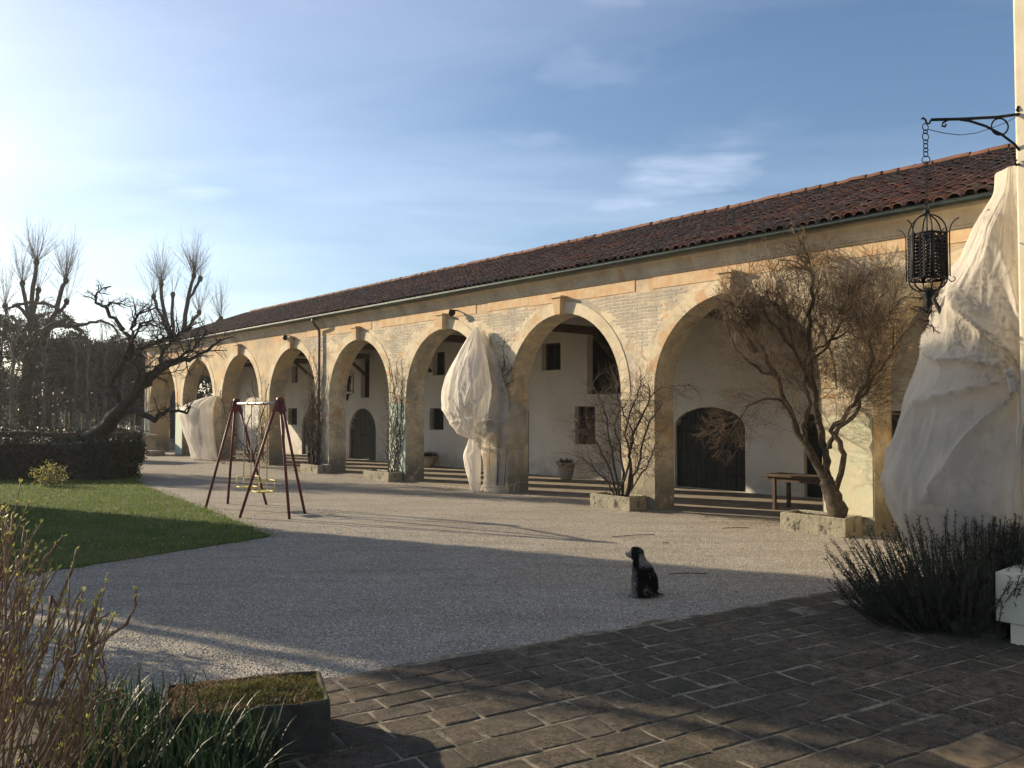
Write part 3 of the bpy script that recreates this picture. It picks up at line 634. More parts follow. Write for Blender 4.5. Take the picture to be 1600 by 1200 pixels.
# verge tiles at the left gable
vme = bpy.data.meshes.new('verge_tile'); vs, fs = tile_geo(.2, .17, .43, 5, .08); vme.from_pydata(vs, [], fs); vme.materials.append(MAT['ridge'])
for i in range(nrow):
    o = Vector((RS1-.04, EY, EZ))+UPS*(i*EXP)+NRM*.05; ob = bpy.data.objects.new('verge_tile', vme); C.objects.link(ob); ob.parent = roof; ob.matrix_basis = Matrix.Translation(o) @ rotm
# rafters under the eave overhang & portico
mb = MB(); s = SR+.3
while s < SL:
    ya, yb = .42, -4.6; za = EZ+(EY-ya)*SLP-.105; zb = EZ+(EY-yb)*SLP-.105
    if int(s*2) % 1 == 0:
        mb.add([(s-.04, -.66, za+(ya+.66)*SLP-.1), (s+.04, -.66, za+(ya+.66)*SLP-.1), (s+.04, yb, zb-.1), (s-.04, yb, zb-.1), (s-.04, -.66, za+(ya+.66)*SLP-.003), (s+.04, -.66, za+(ya+.66)*SLP-.003), (s+.04, yb, zb-.003), (s-.04, yb, zb-.003)],
               [(0, 3, 2, 1), (4, 5, 6, 7), (0, 1, 5, 4), (1, 2, 6, 5), (2, 3, 7, 6), (3, 0, 4, 7)])
    s += .6
mb.build('rafters', MAT['wood'], roof)
for k in range(-2, 8):
    c = S0+SP*(k-.5)
    if c > SL-1: continue
    mb = MB(); mb.bbox(c-.11, c+.11, -4.63, -.655, 4.30, 4.52, .012); tb = mb.build('tie_beam', MAT['wood'], barn)
    mb = MB(); mb.tube([(c, -.7, 4.45), (c, -4.0, 5.9)], .11, 4); mb.tube([(c, -4.55, 3.6), (c, -3.6, 4.34)], .08, 4); mb.build('brace', MAT['wood'], tb)
# gutter and downpipes
mb = MB(); n = 8; rr_ = .075; vs = []
for s in (RS0+.05, RS1-.05):
    for i in range(n+1):
        a = PI*i/n; vs.append((s, EY+.055-math.cos(a)*rr_, 5.345-math.sin(a)*rr_))
    for i in range(n, -1, -1):
        a = PI*i/n; vs.append((s, EY+.055-math.cos(a)*(rr_-.008), 5.345-math.sin(a)*(rr_-.008)))
m_ = 2*(n+1); mb.add(vs, [(i, (i+1) % m_, m_+(i+1) % m_, m_+i) for i in range(m_)], True)
gut = mb.build('gutter', MAT['gutter'], barn)
mb = MB(); mb.tube([(RS0+.05, EY+.055+rr_, 5.347), (RS1-.05, EY+.055+rr_, 5.347)], .011, 6); mb.build('gutter_lip', MAT['gutter'], gut)
for (s, yb) in ((25.95, .09), (SL-.12, .10)):
    mb = MB(); mb.tube([(s, EY+.05, 5.28), (s, EY+.05, 5.20), (s, .25, 5.06), (s, yb, 4.88), (s, yb, 4.6), (s, yb, .25), (s, yb+.03, .12)], .05, 8)
    dp = mb.build('downpipe', MAT['pipe'] if s < 40 else MAT['steel'], barn)
    for z in (4.2, 2.4, .8):
        mb = MB(); mb.torus((s, yb, z), .056, .009, (0, 0, 1), 12, 4); mb.box(s-.01, s+.01, 0.0, yb-.05, z-.01, z+.01); mb.build('pipe_clamp', MAT['pipe'], dp)

# back wall of the portico with openings: (s0, s1, z0, z1, rise, kind)
YB = -4.64; ZBW = 7.05
OPEN = [(12.09, 14.33, .02, 2.20, .55, 'door', 'wide arched dark double door'), (9.72, 10.46, .02, 2.02, 0, 'door', 'narrow dark plank door'), (7.20, 8.38, .02, 2.10, 0, 'door', 'dark flat topped door by the villa'),
        (18.84, 19.72, 3.41, 4.30, 0, 'window', None), (16.30, 17.68, 2.61, 4.85, .66, 'window', 'tall arched unglazed upper opening'), (17.34, 18.21, 1.07, 2.24, 0, 'grille', None),
        (20.35, 20.94, .02, 2.1, 0, 'door', 'narrow dark plank door'), (25.06, 25.82, 3.45, 4.35, 0, 'window', None), (26.55, 27.0, 3.40, 4.15, 0, 'window', None), (25.13, 26.04, 1.38, 2.20, 0, 'grille', None),
        (23.15, 23.88, 3.60, 4.40, 0, 'window', None), (30.45, 31.15, 2.67, 4.34, 0, 'window', 'tall narrow dark window'), (32.50, 32.98, 3.44, 4.25, 0, 'window', None), (29.91, 32.11, .02, 2.21, 1.0, 'door', 'round arched dark door'),
        (32.72, 33.3, 1.39, 2.16, 0, 'grille', None), (38.20, 38.86, 3.50, 4.35, 0, 'window', None), (37.09, 37.72, 3.47, 4.30, 0, 'window', None), (37.12, 38.10, 1.42, 2.23, 0, 'grille', None),
        (34.77, 36.60, .02, 2.16, .9, 'door', 'round arched dark door'), (-1.5, .7, .02, 2.2, .55, 'door', 'wide arched dark door'), (3.3, 4.1, 1.2, 2.2, 0, 'grille', None)]
xs = sorted(set([SR, SL]+[o[0] for o in OPEN]+[o[1] for o in OPEN])); zs = sorted(set([0, ZBW]+[o[2] for o in OPEN]+[o[3] for o in OPEN]))
mb = MB()
for i in range(len(xs)-1):
    run = None
    for j in range(len(zs)-1):
        xc, zc = (xs[i]+xs[i+1])/2, (zs[j]+zs[j+1])/2
        solid = not any(o[0] < xc < o[1] and o[2] < zc < o[3] for o in OPEN)
        if solid and run is None: run = zs[j]
        if (not solid or j == len(zs)-2) and run is not None:
            z1 = zs[j+1] if solid else zs[j]
            mb.add([(xs[i], YB, run), (xs[i+1], YB, run), (xs[i+1], YB, z1), (xs[i], YB, z1)], [(0, 3, 2, 1)]); run = None
for (a, b, z0, z1, rise, kind, lab) in OPEN:
    c = (a+b)/2; n = 14
    def zt_(x): return z1-rise+rise*math.sqrt(max(0, 1-((x-c)/((b-a)/2))**2)) if rise else z1
    X_ = [c-(b-a)/2*math.cos(PI*i/n) for i in range(n+1)] if rise else [a, b]
    dp = .26
    for x0, x1 in zip(X_[:-1], X_[1:]):
        if rise: mb.add([(x0, YB, zt_(x0)), (x1, YB, zt_(x1)), (x1, YB, z1), (x0, YB, z1)], [(0, 3, 2, 1)])
        mb.add([(x0, YB, zt_(x0)), (x1, YB, zt_(x1)), (x1, YB-dp, zt_(x1)), (x0, YB-dp, zt_(x0))], [(0, 1, 2, 3)])
    mb.add([(a, YB, z0), (a, YB-dp, z0), (a, YB-dp, zt_(a)), (a, YB, zt_(a))], [(0, 1, 2, 3)]); mb.add([(b, YB, z0), (b, YB-dp, z0), (b, YB-dp, zt_(b)), (b, YB, zt_(b))], [(0, 3, 2, 1)])
    mb.add([(a, YB, z0), (b, YB, z0), (b, YB-dp, z0), (a, YB-dp, z0)], [(0, 3, 2, 1)])
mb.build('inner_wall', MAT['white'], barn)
for (a, b, z0, z1, rise, kind, lab) in OPEN:
    c = (a+b)/2; n = 14
    def zt_(x): return z1-rise+rise*math.sqrt(max(0, 1-((x-c)/((b-a)/2))**2)) if rise else z1
    if kind == 'door':
        mb = MB(); np_ = max(4, int((b-a)/.16)); yy = YB-.09 if rise else YB-.12
        for i in range(np_):
            x0, x1 = a+(b-a)*i/np_+.006, a+(b-a)*(i+1)/np_-.006; xm = (x0+x1)/2; zz = min(zt_(x0), zt_(x1))-.004
            mb.box(x0, x1, yy-.04, yy-(.004 if i % 2 else 0), z0+.01, zz)
        mb.box(a+.002, b-.002, yy-.10, yy-.045, z0, z1-rise*.98)
        d_ = mb.build('door', MAT['door'], barn, label=lab)
        mb = MB(); mb.torus((c+.12, yy+.02, 1.05), .04, .008, (0, 1, 0), 10, 4); mb.box(c+.09, c+.15, yy, yy+.012, .98, 1.12); mb.build('handle', MAT['iron'], d_)
        for zz in (z0+.35, z0+1.5):
            for x0, x1 in ((a+.03, a+min(.55, (b-a)*.4)), (b-min(.55, (b-a)*.4), b-.03)): mb = MB(); mb.box(x0, x1, yy, yy+.008, zz, zz+.05); mb.build('hinge', MAT['iron'], d_)
    else:
        mb = MB(); f_ = .05; yy = YB-.2
        if not rise:
            mb.box(a+.002, a+f_, yy-.05, yy, z0+.002, z1-.002); mb.box(b-f_, b-.002, yy-.05, yy, z0+.002, z1-.002); mb.box(a+f_, b-f_, yy-.05, yy, z1-f_, z1-.002); mb.box(a+f_, b-f_, yy-.05, yy, z0+.002, z0+f_); mb.box(c-.015, c+.015, yy-.045, yy-.005, z0+f_, z1-f_)
        else: mb.box(a+.002, b-.002, yy-.05, yy, z0+.002, z0+f_)
        w_ = mb.build('window', MAT['wood'], barn, label=lab)
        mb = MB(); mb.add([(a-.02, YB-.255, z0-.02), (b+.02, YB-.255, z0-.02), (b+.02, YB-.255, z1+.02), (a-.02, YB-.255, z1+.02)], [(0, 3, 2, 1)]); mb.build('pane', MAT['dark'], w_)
        if kind == 'grille':
            mb = MB()
            for i in range(1, 6): x = a+(b-a)*i/6; mb.tube([(x, YB-.05, z0), (x, YB-.05, z1)], .009, 5)
            for i in range(1, 4): z = z0+(z1-z0)*i/4; mb.tube([(a, YB-.05, z), (b, YB-.05, z)], .008, 5)
            mb.build('grille', MAT['iron'], w_)
# room volume behind, gable ends
def zroof(y): return EZ+(EY-y)*SLP-.102 if y >= RY else EZ+(y-BY)*SLP-.102
for s, nm in ((SL, 'gable_wall'), (SR, 'gable_wall')):
    mb = MB(); cy, hw, ra = -2.66, 1.66, 1.66
    fl = s == SL; t_ = .4; sa, sb = (s-t_, s) if fl else (s, s+t_)
    ys = [-.652]+[cy+hw*math.cos(PI*i/20) for i in range(21)]+[-4.62, -11.2]
    lo = [0]+[ZS-.1+ra*math.sin(PI*i/20) for i in range(21)]+[0, 0]
    pts = [(-.652, 0), (cy+hw, 0)]+[(cy+hw*math.cos(PI*i/20), ZS-.1+ra*math.sin(PI*i/20)) for i in range(21)]+[(cy-hw, 0), (-5.5, 0), (-11.2, 0)]
    for (ya, za), (yb, zb) in zip(pts[:-1], pts[1:]):
        if abs(ya-yb) < 1e-6:
            mb.add([(sa, ya, za), (sb, ya, za), (sb, yb, zb), (sa, yb, zb)], [(0, 1, 2, 3)]); continue
        for sx in (sa, sb): mb.add([(sx, ya, za), (sx, yb, zb), (sx, yb, zroof(yb)), (sx, ya, zroof(ya))], [(0, 1, 2, 3)])
        mb.add([(sa, ya, za), (sb, ya, za), (sb, yb, zb), (sa, yb, zb)], [(0, 1, 2, 3)])
    mb.build(nm, MAT['facade'], barn)
mb = MB(); mb.box(SR+.4, SL-.4, -11.3, -11.0, 0, 5.2); mb.build('rear_wall', MAT['facade'], barn)
mb = MB(); mb.box(SR+.02, SL-.02, YB+.01, -.02, -.05, .012); mb.build('portico_floor', MAT['floor'], barn)
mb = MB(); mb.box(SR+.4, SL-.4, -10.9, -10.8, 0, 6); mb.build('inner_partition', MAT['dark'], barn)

# ------------------------------------------------------------------ lights fixed on the wall, hanging lanterns
for s, lab in ((18.1, 'small dark floodlight under the eave between the third and fourth arch from the right'), (28.3, 'small dark floodlight under the eave above the arch left of the downpipe')):
    fl = empty('floodlight', tuple(W(s, .0, 4.86)), ang, lab, 'floodlight', 'floodlights under the eave')
    mb = MB(); mb.tube([(0, .0, 0), (0, .16, 0), (.0, .24, -.03)], .018, 6); mb.build('arm', MAT['iron'], fl)
    mb = MB(); mb.lathe([(0, 0), (.05, .0), (.10, .09), (.105, .13), (0, .135)], (0, 0, 0), 14)
    h = mb.build('lamp_head', MAT['iron'], fl, loc=(.02, .28, -.02)); h.rotation_euler = (math.radians(115), 0, math.radians(25))
def arc(c, r, a0, a1, n=8, ax='x'):
    out = []
    for i in range(n+1):
        a = a0+(a1-a0)*i/n; out.append((c[0]+r*math.cos(a), c[1], c[2]+r*math.sin(a)))
    return out
def rotz(pts, a): return [(p[0]*math.cos(a)-p[1]*math.sin(a), p[0]*math.sin(a)+p[1]*math.cos(a), p[2]) for p in pts]
def spiral(cx, cz, r0, r1, a0, a1, n=12): return [(cx+(r0+(r1-r0)*i/n)*math.cos(a0+(a1-a0)*i/n), 0, cz+(r0+(r1-r0)*i/n)*math.sin(a0+(a1-a0)*i/n)) for i in range(n+1)]
def lantern(root, sc=1.0, fine=True):
    """z=0 at the top hook, body hangs below"""
    k = lambda P: [(x*sc, y*sc, z*sc) for x, y, z in P]
    fr = MB(); R0 = .185; zt, zb = -.29, -.75
    for i in range(6):
        a = PI/3*i; x, y = R0*math.cos(a), R0*math.sin(a)
        fr.tube(k([(x, y, zt), (x, y, zb)]), .010*sc, 5)
        b_ = PI/3*(i+1)
        for z in (zt, zb): fr.tube(k([(x, y, z), (R0*math.cos(b_), R0*math.sin(b_), z)]), .011*sc, 5)
        fr.tube(k(rotz([(R0*math.cos(q), 0, zt+.21*math.sin(q)) for q in np.linspace(0, PI/2, 8)], a)), .008*sc, 5)
        fr.tube(k(rotz([(R0*math.cos(q), 0, zb-.13*math.sin(q)) for q in np.linspace(0, PI/2, 6)], a)), .009*sc, 5)
    fr.build('frame', MAT['iron'], root)
    rods = MB()
    for i in range(4 if fine else 3):
        a = PI/2*i+.25; R1 = .235
        pts = [(R1, 0, zb+.0), (R1, 0, zt-.02)]+[(R1+.10*(1-math.cos(q)), 0, zt-.02+.13*math.sin(q)) for q in np.linspace(.2, PI/2, 5)]
        rods.tube(k(rotz(pts, a)), .0065*sc, 5)
        rods.tube(k(rotz([(R0, 0, zt-.01), (R1, 0, zt-.01)], a)), .006*sc, 4); rods.tube(k(rotz([(R0, 0, zb+.02), (R1, 0, zb+.02)], a)), .006*sc, 4)
        rods.tube(k(rotz(spiral(R1+.03, zb-.02, .045, .008, PI, PI+4.6), a)), .0055*sc, 4)
    rods.build('outer_rods', MAT['iron'], root)
    top = MB(); bm = bmesh.new(); bmesh.ops.create_icosphere(bm, subdivisions=2, radius=.035*sc, matrix=Matrix.Translation((0, 0, -.055*sc))); top.bm(bm, True)
    top.torus((0, 0, -.01*sc), .03*sc, .006*sc, (1, 0, 0), 10, 4); top.tube(k([(0, 0, -.09), (0, 0, -.30)]), .008*sc, 5)
    top.lathe([(0, -.27*sc), (.075*sc, -.30*sc), (.06*sc, -.315*sc), (0, -.315*sc)], (0, 0, 0), 12)
    top.build('finial', MAT['iron'], root)
    bt = MB(); bt.lathe([(0, -.83*sc), (.055*sc, -.85*sc), (.07*sc, -.90*sc), (.03*sc, -.95*sc), (.045*sc, -1.0*sc), (0, -1.06*sc)], (0, 0, 0), 10); bt.build('bottom_boss', MAT['iron'], root)
    if fine:
        for i in range(6):
            a = PI/3*i+PI/6; ap = R0*math.cos(PI/6); hw = R0*.5-.012; p = MB(); rp = random.Random(40+i)
            loc = lambda u, z: (ap*math.cos(a)-u*math.sin(a), ap*math.sin(a)+u*math.cos(a), z)
            z = zb+.03
            while z < zt-.02:
                for sx in (-1, 1):
                    cu = sx*hw*.5; rr2 = hw*.42
                    pts = [loc(cu+(rr2*(1-.06*q))*math.cos(q*.55+rp.uniform(0, .3))*sx, z+(rr2*(1-.06*q))*math.sin(q*.55)) for q in range(11)]
                    p.tube(pts, .0085, 4)
                    q0 = rp.uniform(0, 6); lx, lz = cu+.3*rr2*math.cos(q0), z+rp.uniform(-.01, .01)
                    p.add([loc(lx-.016, lz), loc(lx, lz+.010), loc(lx+.016, lz), loc(lx, lz-.010)], [(0, 1, 2, 3)]); 
                p.tube([loc(-hw*.1, z-.02), loc(hw*.25, z), loc(0, z+.025)], .008, 4)
                z += .036
            for u_ in (-hw, hw): p.tube([loc(u_, zb), loc(u_, zt)], .011, 4)
            # leafy crest and base
            for zc in (zt-.035, zb+.05):
                for q in range(5):
                    aa = PI*q/4; p.add([loc(0, zc-.02), loc(.03*math.cos(aa)-.01, zc+.02*math.sin(aa)), loc(.045*math.cos(aa), zc+.045*math.sin(aa)), loc(.03*math.cos(aa)+.01, zc+.015*math.sin(aa))], [(0, 1, 2, 3)])
            p.build('scrollwork_panel', MAT['iron'], root)
    else:
        p = MB()
        for i in range(6):
            a = PI/3*i+PI/6; ap = R0*.9*math.cos(PI/6); p.tube(k([(ap*math.cos(a), ap*math.sin(a), zt), (ap*.6*math.cos(a), ap*.6*math.sin(a), zb)]), .012*sc, 4)
        p.lathe([(.10*sc, zt*sc), (.06*sc, zb*sc)], (0, 0, 0), 6); p.build('glass_cage', MAT['iron'], root)
def chain(mb, p0, p1, r0, t, n=None):
    p0, p1 = Vector(p0), Vector(p1); L_ = (p1-p0).length; n = n or int(L_/(r0*1.55))
    d_ = (p1-p0)/n
    for i in range(n): mb.torus(p0+d_*(i+.5), r0, t, (1, 0, 0) if i % 2 else (0, 1, 0), 10, 4)
for (s, z0, sc, lab) in ((S0+SP+.0, 4.4, 1.25, 'iron lantern hanging in the arch right of the wrapped pillar'), (S0+4*SP, 4.4, 1.25, 'iron lantern hanging in the arch beyond the downpipe')):
    ln = empty('hanging_lantern', tuple(W(s, -2.3, z0)), ang, lab, 'lantern', 'lanterns hanging inside the arches')
    mb = MB(); mb.tube([(0, 0, 0), (0, 0, -.62)], .012, 5); mb.tube([(0, 0, 0), (0, 0, .75)], .012, 5); chain(mb, (0, 0, -.2), (0, 0, -.6), .03, .006); mb.build('chain', MAT['iron'], ln)
    sub = MB(); ln2 = ln; tmp = empty('tmp'); lantern(tmp, sc, False)
    for ch in list(tmp.children): ch.parent = ln; ch.location = (0, 0, -.60)
    bpy.data.objects.remove(tmp)

# ------------------------------------------------------------------ planters, pots, table
def rough_box(name, x0, x1, y0, y1, z1, wall, mat, parent, rng, amp=.015):
    bm = bmesh.new(); bmesh.ops.create_cube(bm, size=1)
    for v_ in bm.verts: v_.co = Vector(((x0+x1)/2+v_.co.x*(x1-x0), (y0+y1)/2+v_.co.y*(y1-y0), z1/2+v_.co.z*z1))
    top = max(bm.faces, key=lambda f: f.calc_center_median().z)
    r_ = bmesh.ops.inset_region(bm, faces=[top], thickness=wall); r2 = bmesh.ops.extrude_face_region(bm, geom=[top])
    for e in r2['geom']:
        if isinstance(e, bmesh.types.BMVert): e.co.z -= .06
    bmesh.ops.delete(bm, geom=[top], context='FACES') if top.is_valid else None
    bmesh.ops.bevel(bm, geom=[e for e in bm.edges], offset=.012, segments=1, affect='EDGES')
    bmesh.ops.subdivide_edges(bm, edges=[e for e in bm.edges if e.calc_length() > .09], cuts=4, use_grid_fill=True)
    for v_ in bm.verts:
        nv = mnoise.noise_vector(v_.co*5+Vector((x0*3, y0*2, 0))); v_.co += nv*amp
        if v_.co.z < .02: v_.co.z = max(-.02, min(v_.co.z, .0))
    mb = MB(); mb.bm(bm); return mb.build(name, mat, parent)
def planter(s0, s1, d_, h, lab, seed):
    p = empty('stone_planter', tuple(W((s0+s1)/2, .02, 0)), ang, lab, 'planter', 'stone planters at the feet of the pillars')
    w_ = (s1-s0)/2; rough_box('stone_rim', -w_, w_, 0, d_, h, .08, MAT['planter'], p, random.Random(seed))
    mb = MB(); n = 12
    vs = [(-w_+.05+(2*w_-.1)*i/n, .04+(d_-.09)*j/n, h-.045+.035*mnoise.noise(Vector((i*.6, j*.6, seed)))) for i in range(n+1) for j in range(n+1)]
    mb.add(vs, [(i*(n+1)+j, (i+1)*(n+1)+j, (i+1)*(n+1)+j+1, i*(n+1)+j+1) for i in range(n) for j in range(n)], True); mb.build('soil', MAT['soil'], p); return p
planter(6.75, 7.95, .58, .32, 'stone planter under the large bare tree at the rightmost pillar', 1)
planter(11.45, 12.6, .55, .30, 'stone planter holding the bare shrub, second pillar from the right', 2)
planter(20.8, 22.25, .50, .28, 'stone planter under the climber on the green tinted pillar', 3)
planter(25.15, 26.4, .52, .28, 'stone planter below the downpipe with dense vine stems', 4)
def pot(s, y, lab, r, h, mat, plant, grp='pots along the portico wall'):
    p = empty('flower_pot', tuple(W(s, y, .012)), ang, lab, 'pot', grp)
    mb = MB(); mb.lathe([(0, 0), (r*.62, 0), (r*.70, h*.1), (r*.95, h*.6), (r, h*.85), (r*1.1, h*.86), (r*1.1, h), (r*.95, h), (r*.92, h*.9), (0, h*.88)], (0, 0, 0), 20); mb.build('pot_body', mat, p)
    if plant:
        n = plant; P = np.stack([R.normal(0, r*.5, n), R.normal(0, r*.5, n), np.full(n, h*.85)], 1); V, F, A = blades(n, P, .22, .012, .9, R)
        link('pot_plant', np_mesh('pot_plant', V, F, attr=A), MAT['evergreen'], p)
pot(17.94, -3.99, 'pale clay pot with a low plant in the arch right of the wrapped pillar', .26, .52, MAT['paleclay'], 120)
pot(25.30, -4.0, 'wide clay tub with a drooping plant beside the lower barred window', .40, .42, MAT['paleclay'], 260)
pot(25.98, -3.7, 'slim tall reddish jar left of the wide clay tub', .16, .62, MAT['terracotta'], 30)
tb = empty('wooden_table', tuple(W(8.9, -2.2, .012)), ang, 'rough dark wooden table standing in the arch behind the bare tree', 'table')
mb = MB()
for i in range(4): mb.bbox(-.95, .95, -.36+i*.182, -.36+i*.182+.175, .70, .745, .006)
mb.build('table_top', MAT['wood'], tb)
mb = MB(); mb.box(-.85, .85, -.3, -.27, .60, .698); mb.box(-.85, .85, .27, .30, .60, .698); mb.build('apron', MAT['wood'], tb)
for x, y in ((-.45, -.28), (-.45, .28), (.7, -.28), (.7, .28)): mb = MB(); mb.bbox(x-.035, x+.035, y-.035, y+.035, 0, .698, .006); mb.build('leg', MAT['wood'], tb)

# wellhead + bench stone at the left end
wl = empty('stone_wellhead', tuple(W(41.9, 1.0, 0)), ang, 'round stone wellhead with a projecting rim at the far left pillar', 'well')
mb = MB(); mb.lathe([(0, .0), (.62, 0), (.62, .08), (.55, .10), (.53, .80), (.60, .84), (.62, .96), (.45, .97), (.42, .6), (0, .6)], (0, 0, 0), 28); mb.build('well_body', MAT['stone'], wl)
mb = MB(); mb.bbox(-1.9, -.7, -.4, .45, 0, .24, .02); mb.build('step', MAT['stone'], wl)
cb = empty('stone_bench', tuple(W(43.3, .75, 0)), ang, 'small pale stone bench left of the wellhead', 'bench')
mb = MB(); mb.bbox(-.45, .45, -.2, .2, .42, .50, .015); mb.build('seat', MAT['paleclay'], cb)
for x in (-.3, .3): mb = MB(); mb.bbox(x-.07, x+.07, -.17, .17, 0, .419, .01); mb.build('leg', MAT['terracotta'], cb)

# ------------------------------------------------------------------ swing set
SWA, SWB = Vector((-6.15, 18.40, 0)), Vector((-4.64, 16.48, 0)); HT = 2.30
sw = empty('swing_set', (-5.4, 17.44, 0), 0, 'dark red metal swing set with yellow seats standing on the gravel', 'swing set')
o_ = sw.location
feet = [[(-6.62, 17.92), (-6.42, 18.72), (-5.50, 18.57)], [(-5.35, 16.30), (-4.32, 16.1), (-4.24, 16.98)]]
for tp, ff in zip((SWA, SWB), feet):
    for k, (fx, fy) in enumerate(ff):
        mb = MB(); a = Vector((fx, fy, 0))-o_; b = Vector((tp.x+(fx-tp.x)*.06, tp.y+(fy-tp.y)*.06, HT))-o_
        mb.tube([a, a.lerp(b, .5), b], .029, 8); mb.build('leg', MAT['red'], sw)
    mb = MB(); dr = (SWB-SWA).normalized(); pr_ = Vector((-dr.y, dr.x, 0)); c = tp-o_
    for off_ in (-.045, .045):
        q = c+dr*off_
        mb.add([q-pr_*.06+Vector((0, 0, HT+.04)), q+pr_*.06+Vector((0, 0, HT+.04)), q+pr_*.14+Vector((0, 0, HT-.22)), q-pr_*.14+Vector((0, 0, HT-.22))], [(0, 1, 2, 3)])
        mb.add([q-pr_*.06+Vector((0, 0, HT+.04))+dr*.008, q+pr_*.06+Vector((0, 0, HT+.04))+dr*.008, q+pr_*.14+Vector((0, 0, HT-.22))+dr*.008, q-pr_*.14+Vector((0, 0, HT-.22))+dr*.008], [(3, 2, 1, 0)])
    mb.tube([c-dr*.06+Vector((0, 0, HT+.02)), c+dr*.06+Vector((0, 0, HT+.02))], .06, 8); mb.build('top_bracket', MAT['red'], sw)
mb = MB(); mb.tube([SWA-o_+Vector((0, 0, HT-.04)), SWB-o_+Vector((0, 0, HT-.04))], .032, 10); bar = mb.build('crossbar', MAT['steel'], sw)
mb = MB()
for f_ in (.32, .5, .68): mb.tube([(SWA.lerp(SWB, f_-.012))-o_+Vector((0, 0, HT-.04)), (SWA.lerp(SWB, f_+.012))-o_+Vector((0, 0, HT-.04))], .04, 8)
mb.build('collar', MAT['red'], bar)
# two facing yellow framed seats hanging on rods
for f_, nm in ((.30, 0), (.66, 1)):
    c = SWA.lerp(SWB, f_)-o_; dr = (SWB-SWA).normalized(); pr_ = Vector((-dr.y, dr.x, 0)); zz = .47 if nm == 0 else .44
    mb = MB(); P_ = lambda a, b, z: c+dr*a+pr_*b+Vector((0, 0, z))
    for i in range(4): 
        q = -.14+i*.075; mb.add([P_(-.2, q, zz), P_(.2, q, zz), P_(.2, q+.055, zz), P_(-.2, q+.055, zz), P_(-.2, q, zz-.018), P_(.2, q, zz-.018), P_(.2, q+.055, zz-.018), P_(-.2, q+.055, zz-.018)], [(0, 1, 2, 3), (7, 6, 5, 4), (0, 4, 5, 1), (1, 5, 6, 2), (2, 6, 7, 3), (3, 7, 4, 0)])
    seat = mb.build('seat', MAT['yellow'], sw)
    mb = MB(); e_ = .012
    mb.tube([P_(-.21, -.15, zz), P_(-.21, .16, zz), P_(.21, .16, zz), P_(.21, -.15, zz), P_(-.21, -.15, zz)], e_, 6)
    mb.tube([P_(-.21, -.15, zz+.2), P_(-.21, .2, zz+.22), P_(.21, .2, zz+.22), P_(.21, -.15, zz+.2)], e_, 6)
    for a_, b_ in ((-.21, -.15), (.21, -.15), (-.21, .17), (.21, .17)): mb.tube([P_(a_, b_, zz), P_(a_, b_, zz+.2)], e_, 6)
    mb.build('guard_rail', MAT['yellow'], seat)
    for a_ in (-.21, .21): mb = MB(); mb.tube([P_(a_, 0, zz+.2), P_(a_, 0, HT-.07)], .011, 5); mb.build('hanger', MAT['rope'], sw)

# ------------------------------------------------------------------ branch growth
class Tree:
    def __init__(s, seed): s.r = random.Random(seed); s.thick = MB(); s.tw = []; s.polys = []
    def rv(s): return Vector((s.r.gauss(0, 1), s.r.gauss(0, 1), s.r.gauss(0, 1)))
    def grow(s, p, d, L_, rad, levels, cfg, lim=None):
        """cfg: list of dict(n children, ratio, ang, wob, up) indexed by level left"""
        c = cfg[levels]; seg = c.get('seg', 5); pts = [Vector(p)]; d = d.normalized()
        for i in range(seg):
            d = (d + s.rv()*c['wob'] + Vector((0, 0, c['up']))).normalized(); q = pts[-1]+d*(L_/seg)
            if lim is not None: q = lim(q)
            pts.append(q)
        rend = rad*c.get('taper', .45); rs = [rad+(rend-rad)*i/seg for i in range(seg+1)]
        if rad > c.get('thick', .012): s.thick.tube(pts, rs, 7 if rad > .04 else 5)
        else: s.tw.append((pts, rs))
        if levels > 0: s.children(pts, rs, L_, levels-1, cfg, c)
        return pts
    def children(s, pts, rs, L_, levels, cfg, c, lo=None):
        lo = c.get('lo', .25) if lo is None else lo
        for k in range(c['n']):
            f = lo+(1-lo)*(k+s.r.random())/c['n']; f = min(f, .999); i = int(f*(len(pts)-1)); q = pts[i].lerp(pts[i+1], f*(len(pts)-1)-i)
            dd = (pts[i+1]-pts[i]).normalized(); side = (s.rv()); side = (side-dd*side.dot(dd)).normalized()
            if c.get('bias'): side = (side+Vector(c['bias'])).normalized()
            a = math.radians(c['ang']*s.r.uniform(.7, 1.3)); nd = dd*math.cos(a)+side*math.sin(a)
            s.grow(q, nd, L_*c['ratio']*s.r.uniform(.65, 1.25)*(1.1-.4*f), rs[i]*c.get('rr', .55), levels, cfg, c.get('lim') or s.lim)
    lim = None
    def twigs(s, name, mat, parent, n=3):
        if not s.tw: return
        V = []; F = []; base = 0
        for pts, rs in s.tw:
            P = np.array([tuple(p) for p in pts]); m_ = len(P); t_ = np.gradient(P, axis=0); t_ /= np.linalg.norm(t_, axis=1, keepdims=True)+1e-9
            a = np.array([.3, .9, .31]) if abs(t_[0][1]) < .8 else np.array([1, .1, .2]); u = np.cross(t_, a); u /= np.linalg.norm(u, axis=1, keepdims=True)+1e-9; w_ = np.cross(t_, u)
            rr_ = np.array(rs)[:, None, None]; an_ = np.arange(n)*2*PI/n
            ring = P[:, None, :]+rr_*(u[:, None, :]*np.cos(an_)[None, :, None]+w_[:, None, :]*np.sin(an_)[None, :, None]); V.append(ring.reshape(-1, 3))
            i, k = np.meshgrid(np.arange(m_-1), np.arange(n), indexing='ij'); i, k = i.ravel(), k.ravel(); k2 = (k+1) % n
            F.append(np.stack([i*n+k, i*n+k2, (i+1)*n+k2, (i+1)*n+k], 1)+base); base += m_*n
        return link(name, np_mesh(name, np.concatenate(V), np.concatenate(F), True), mat, parent)
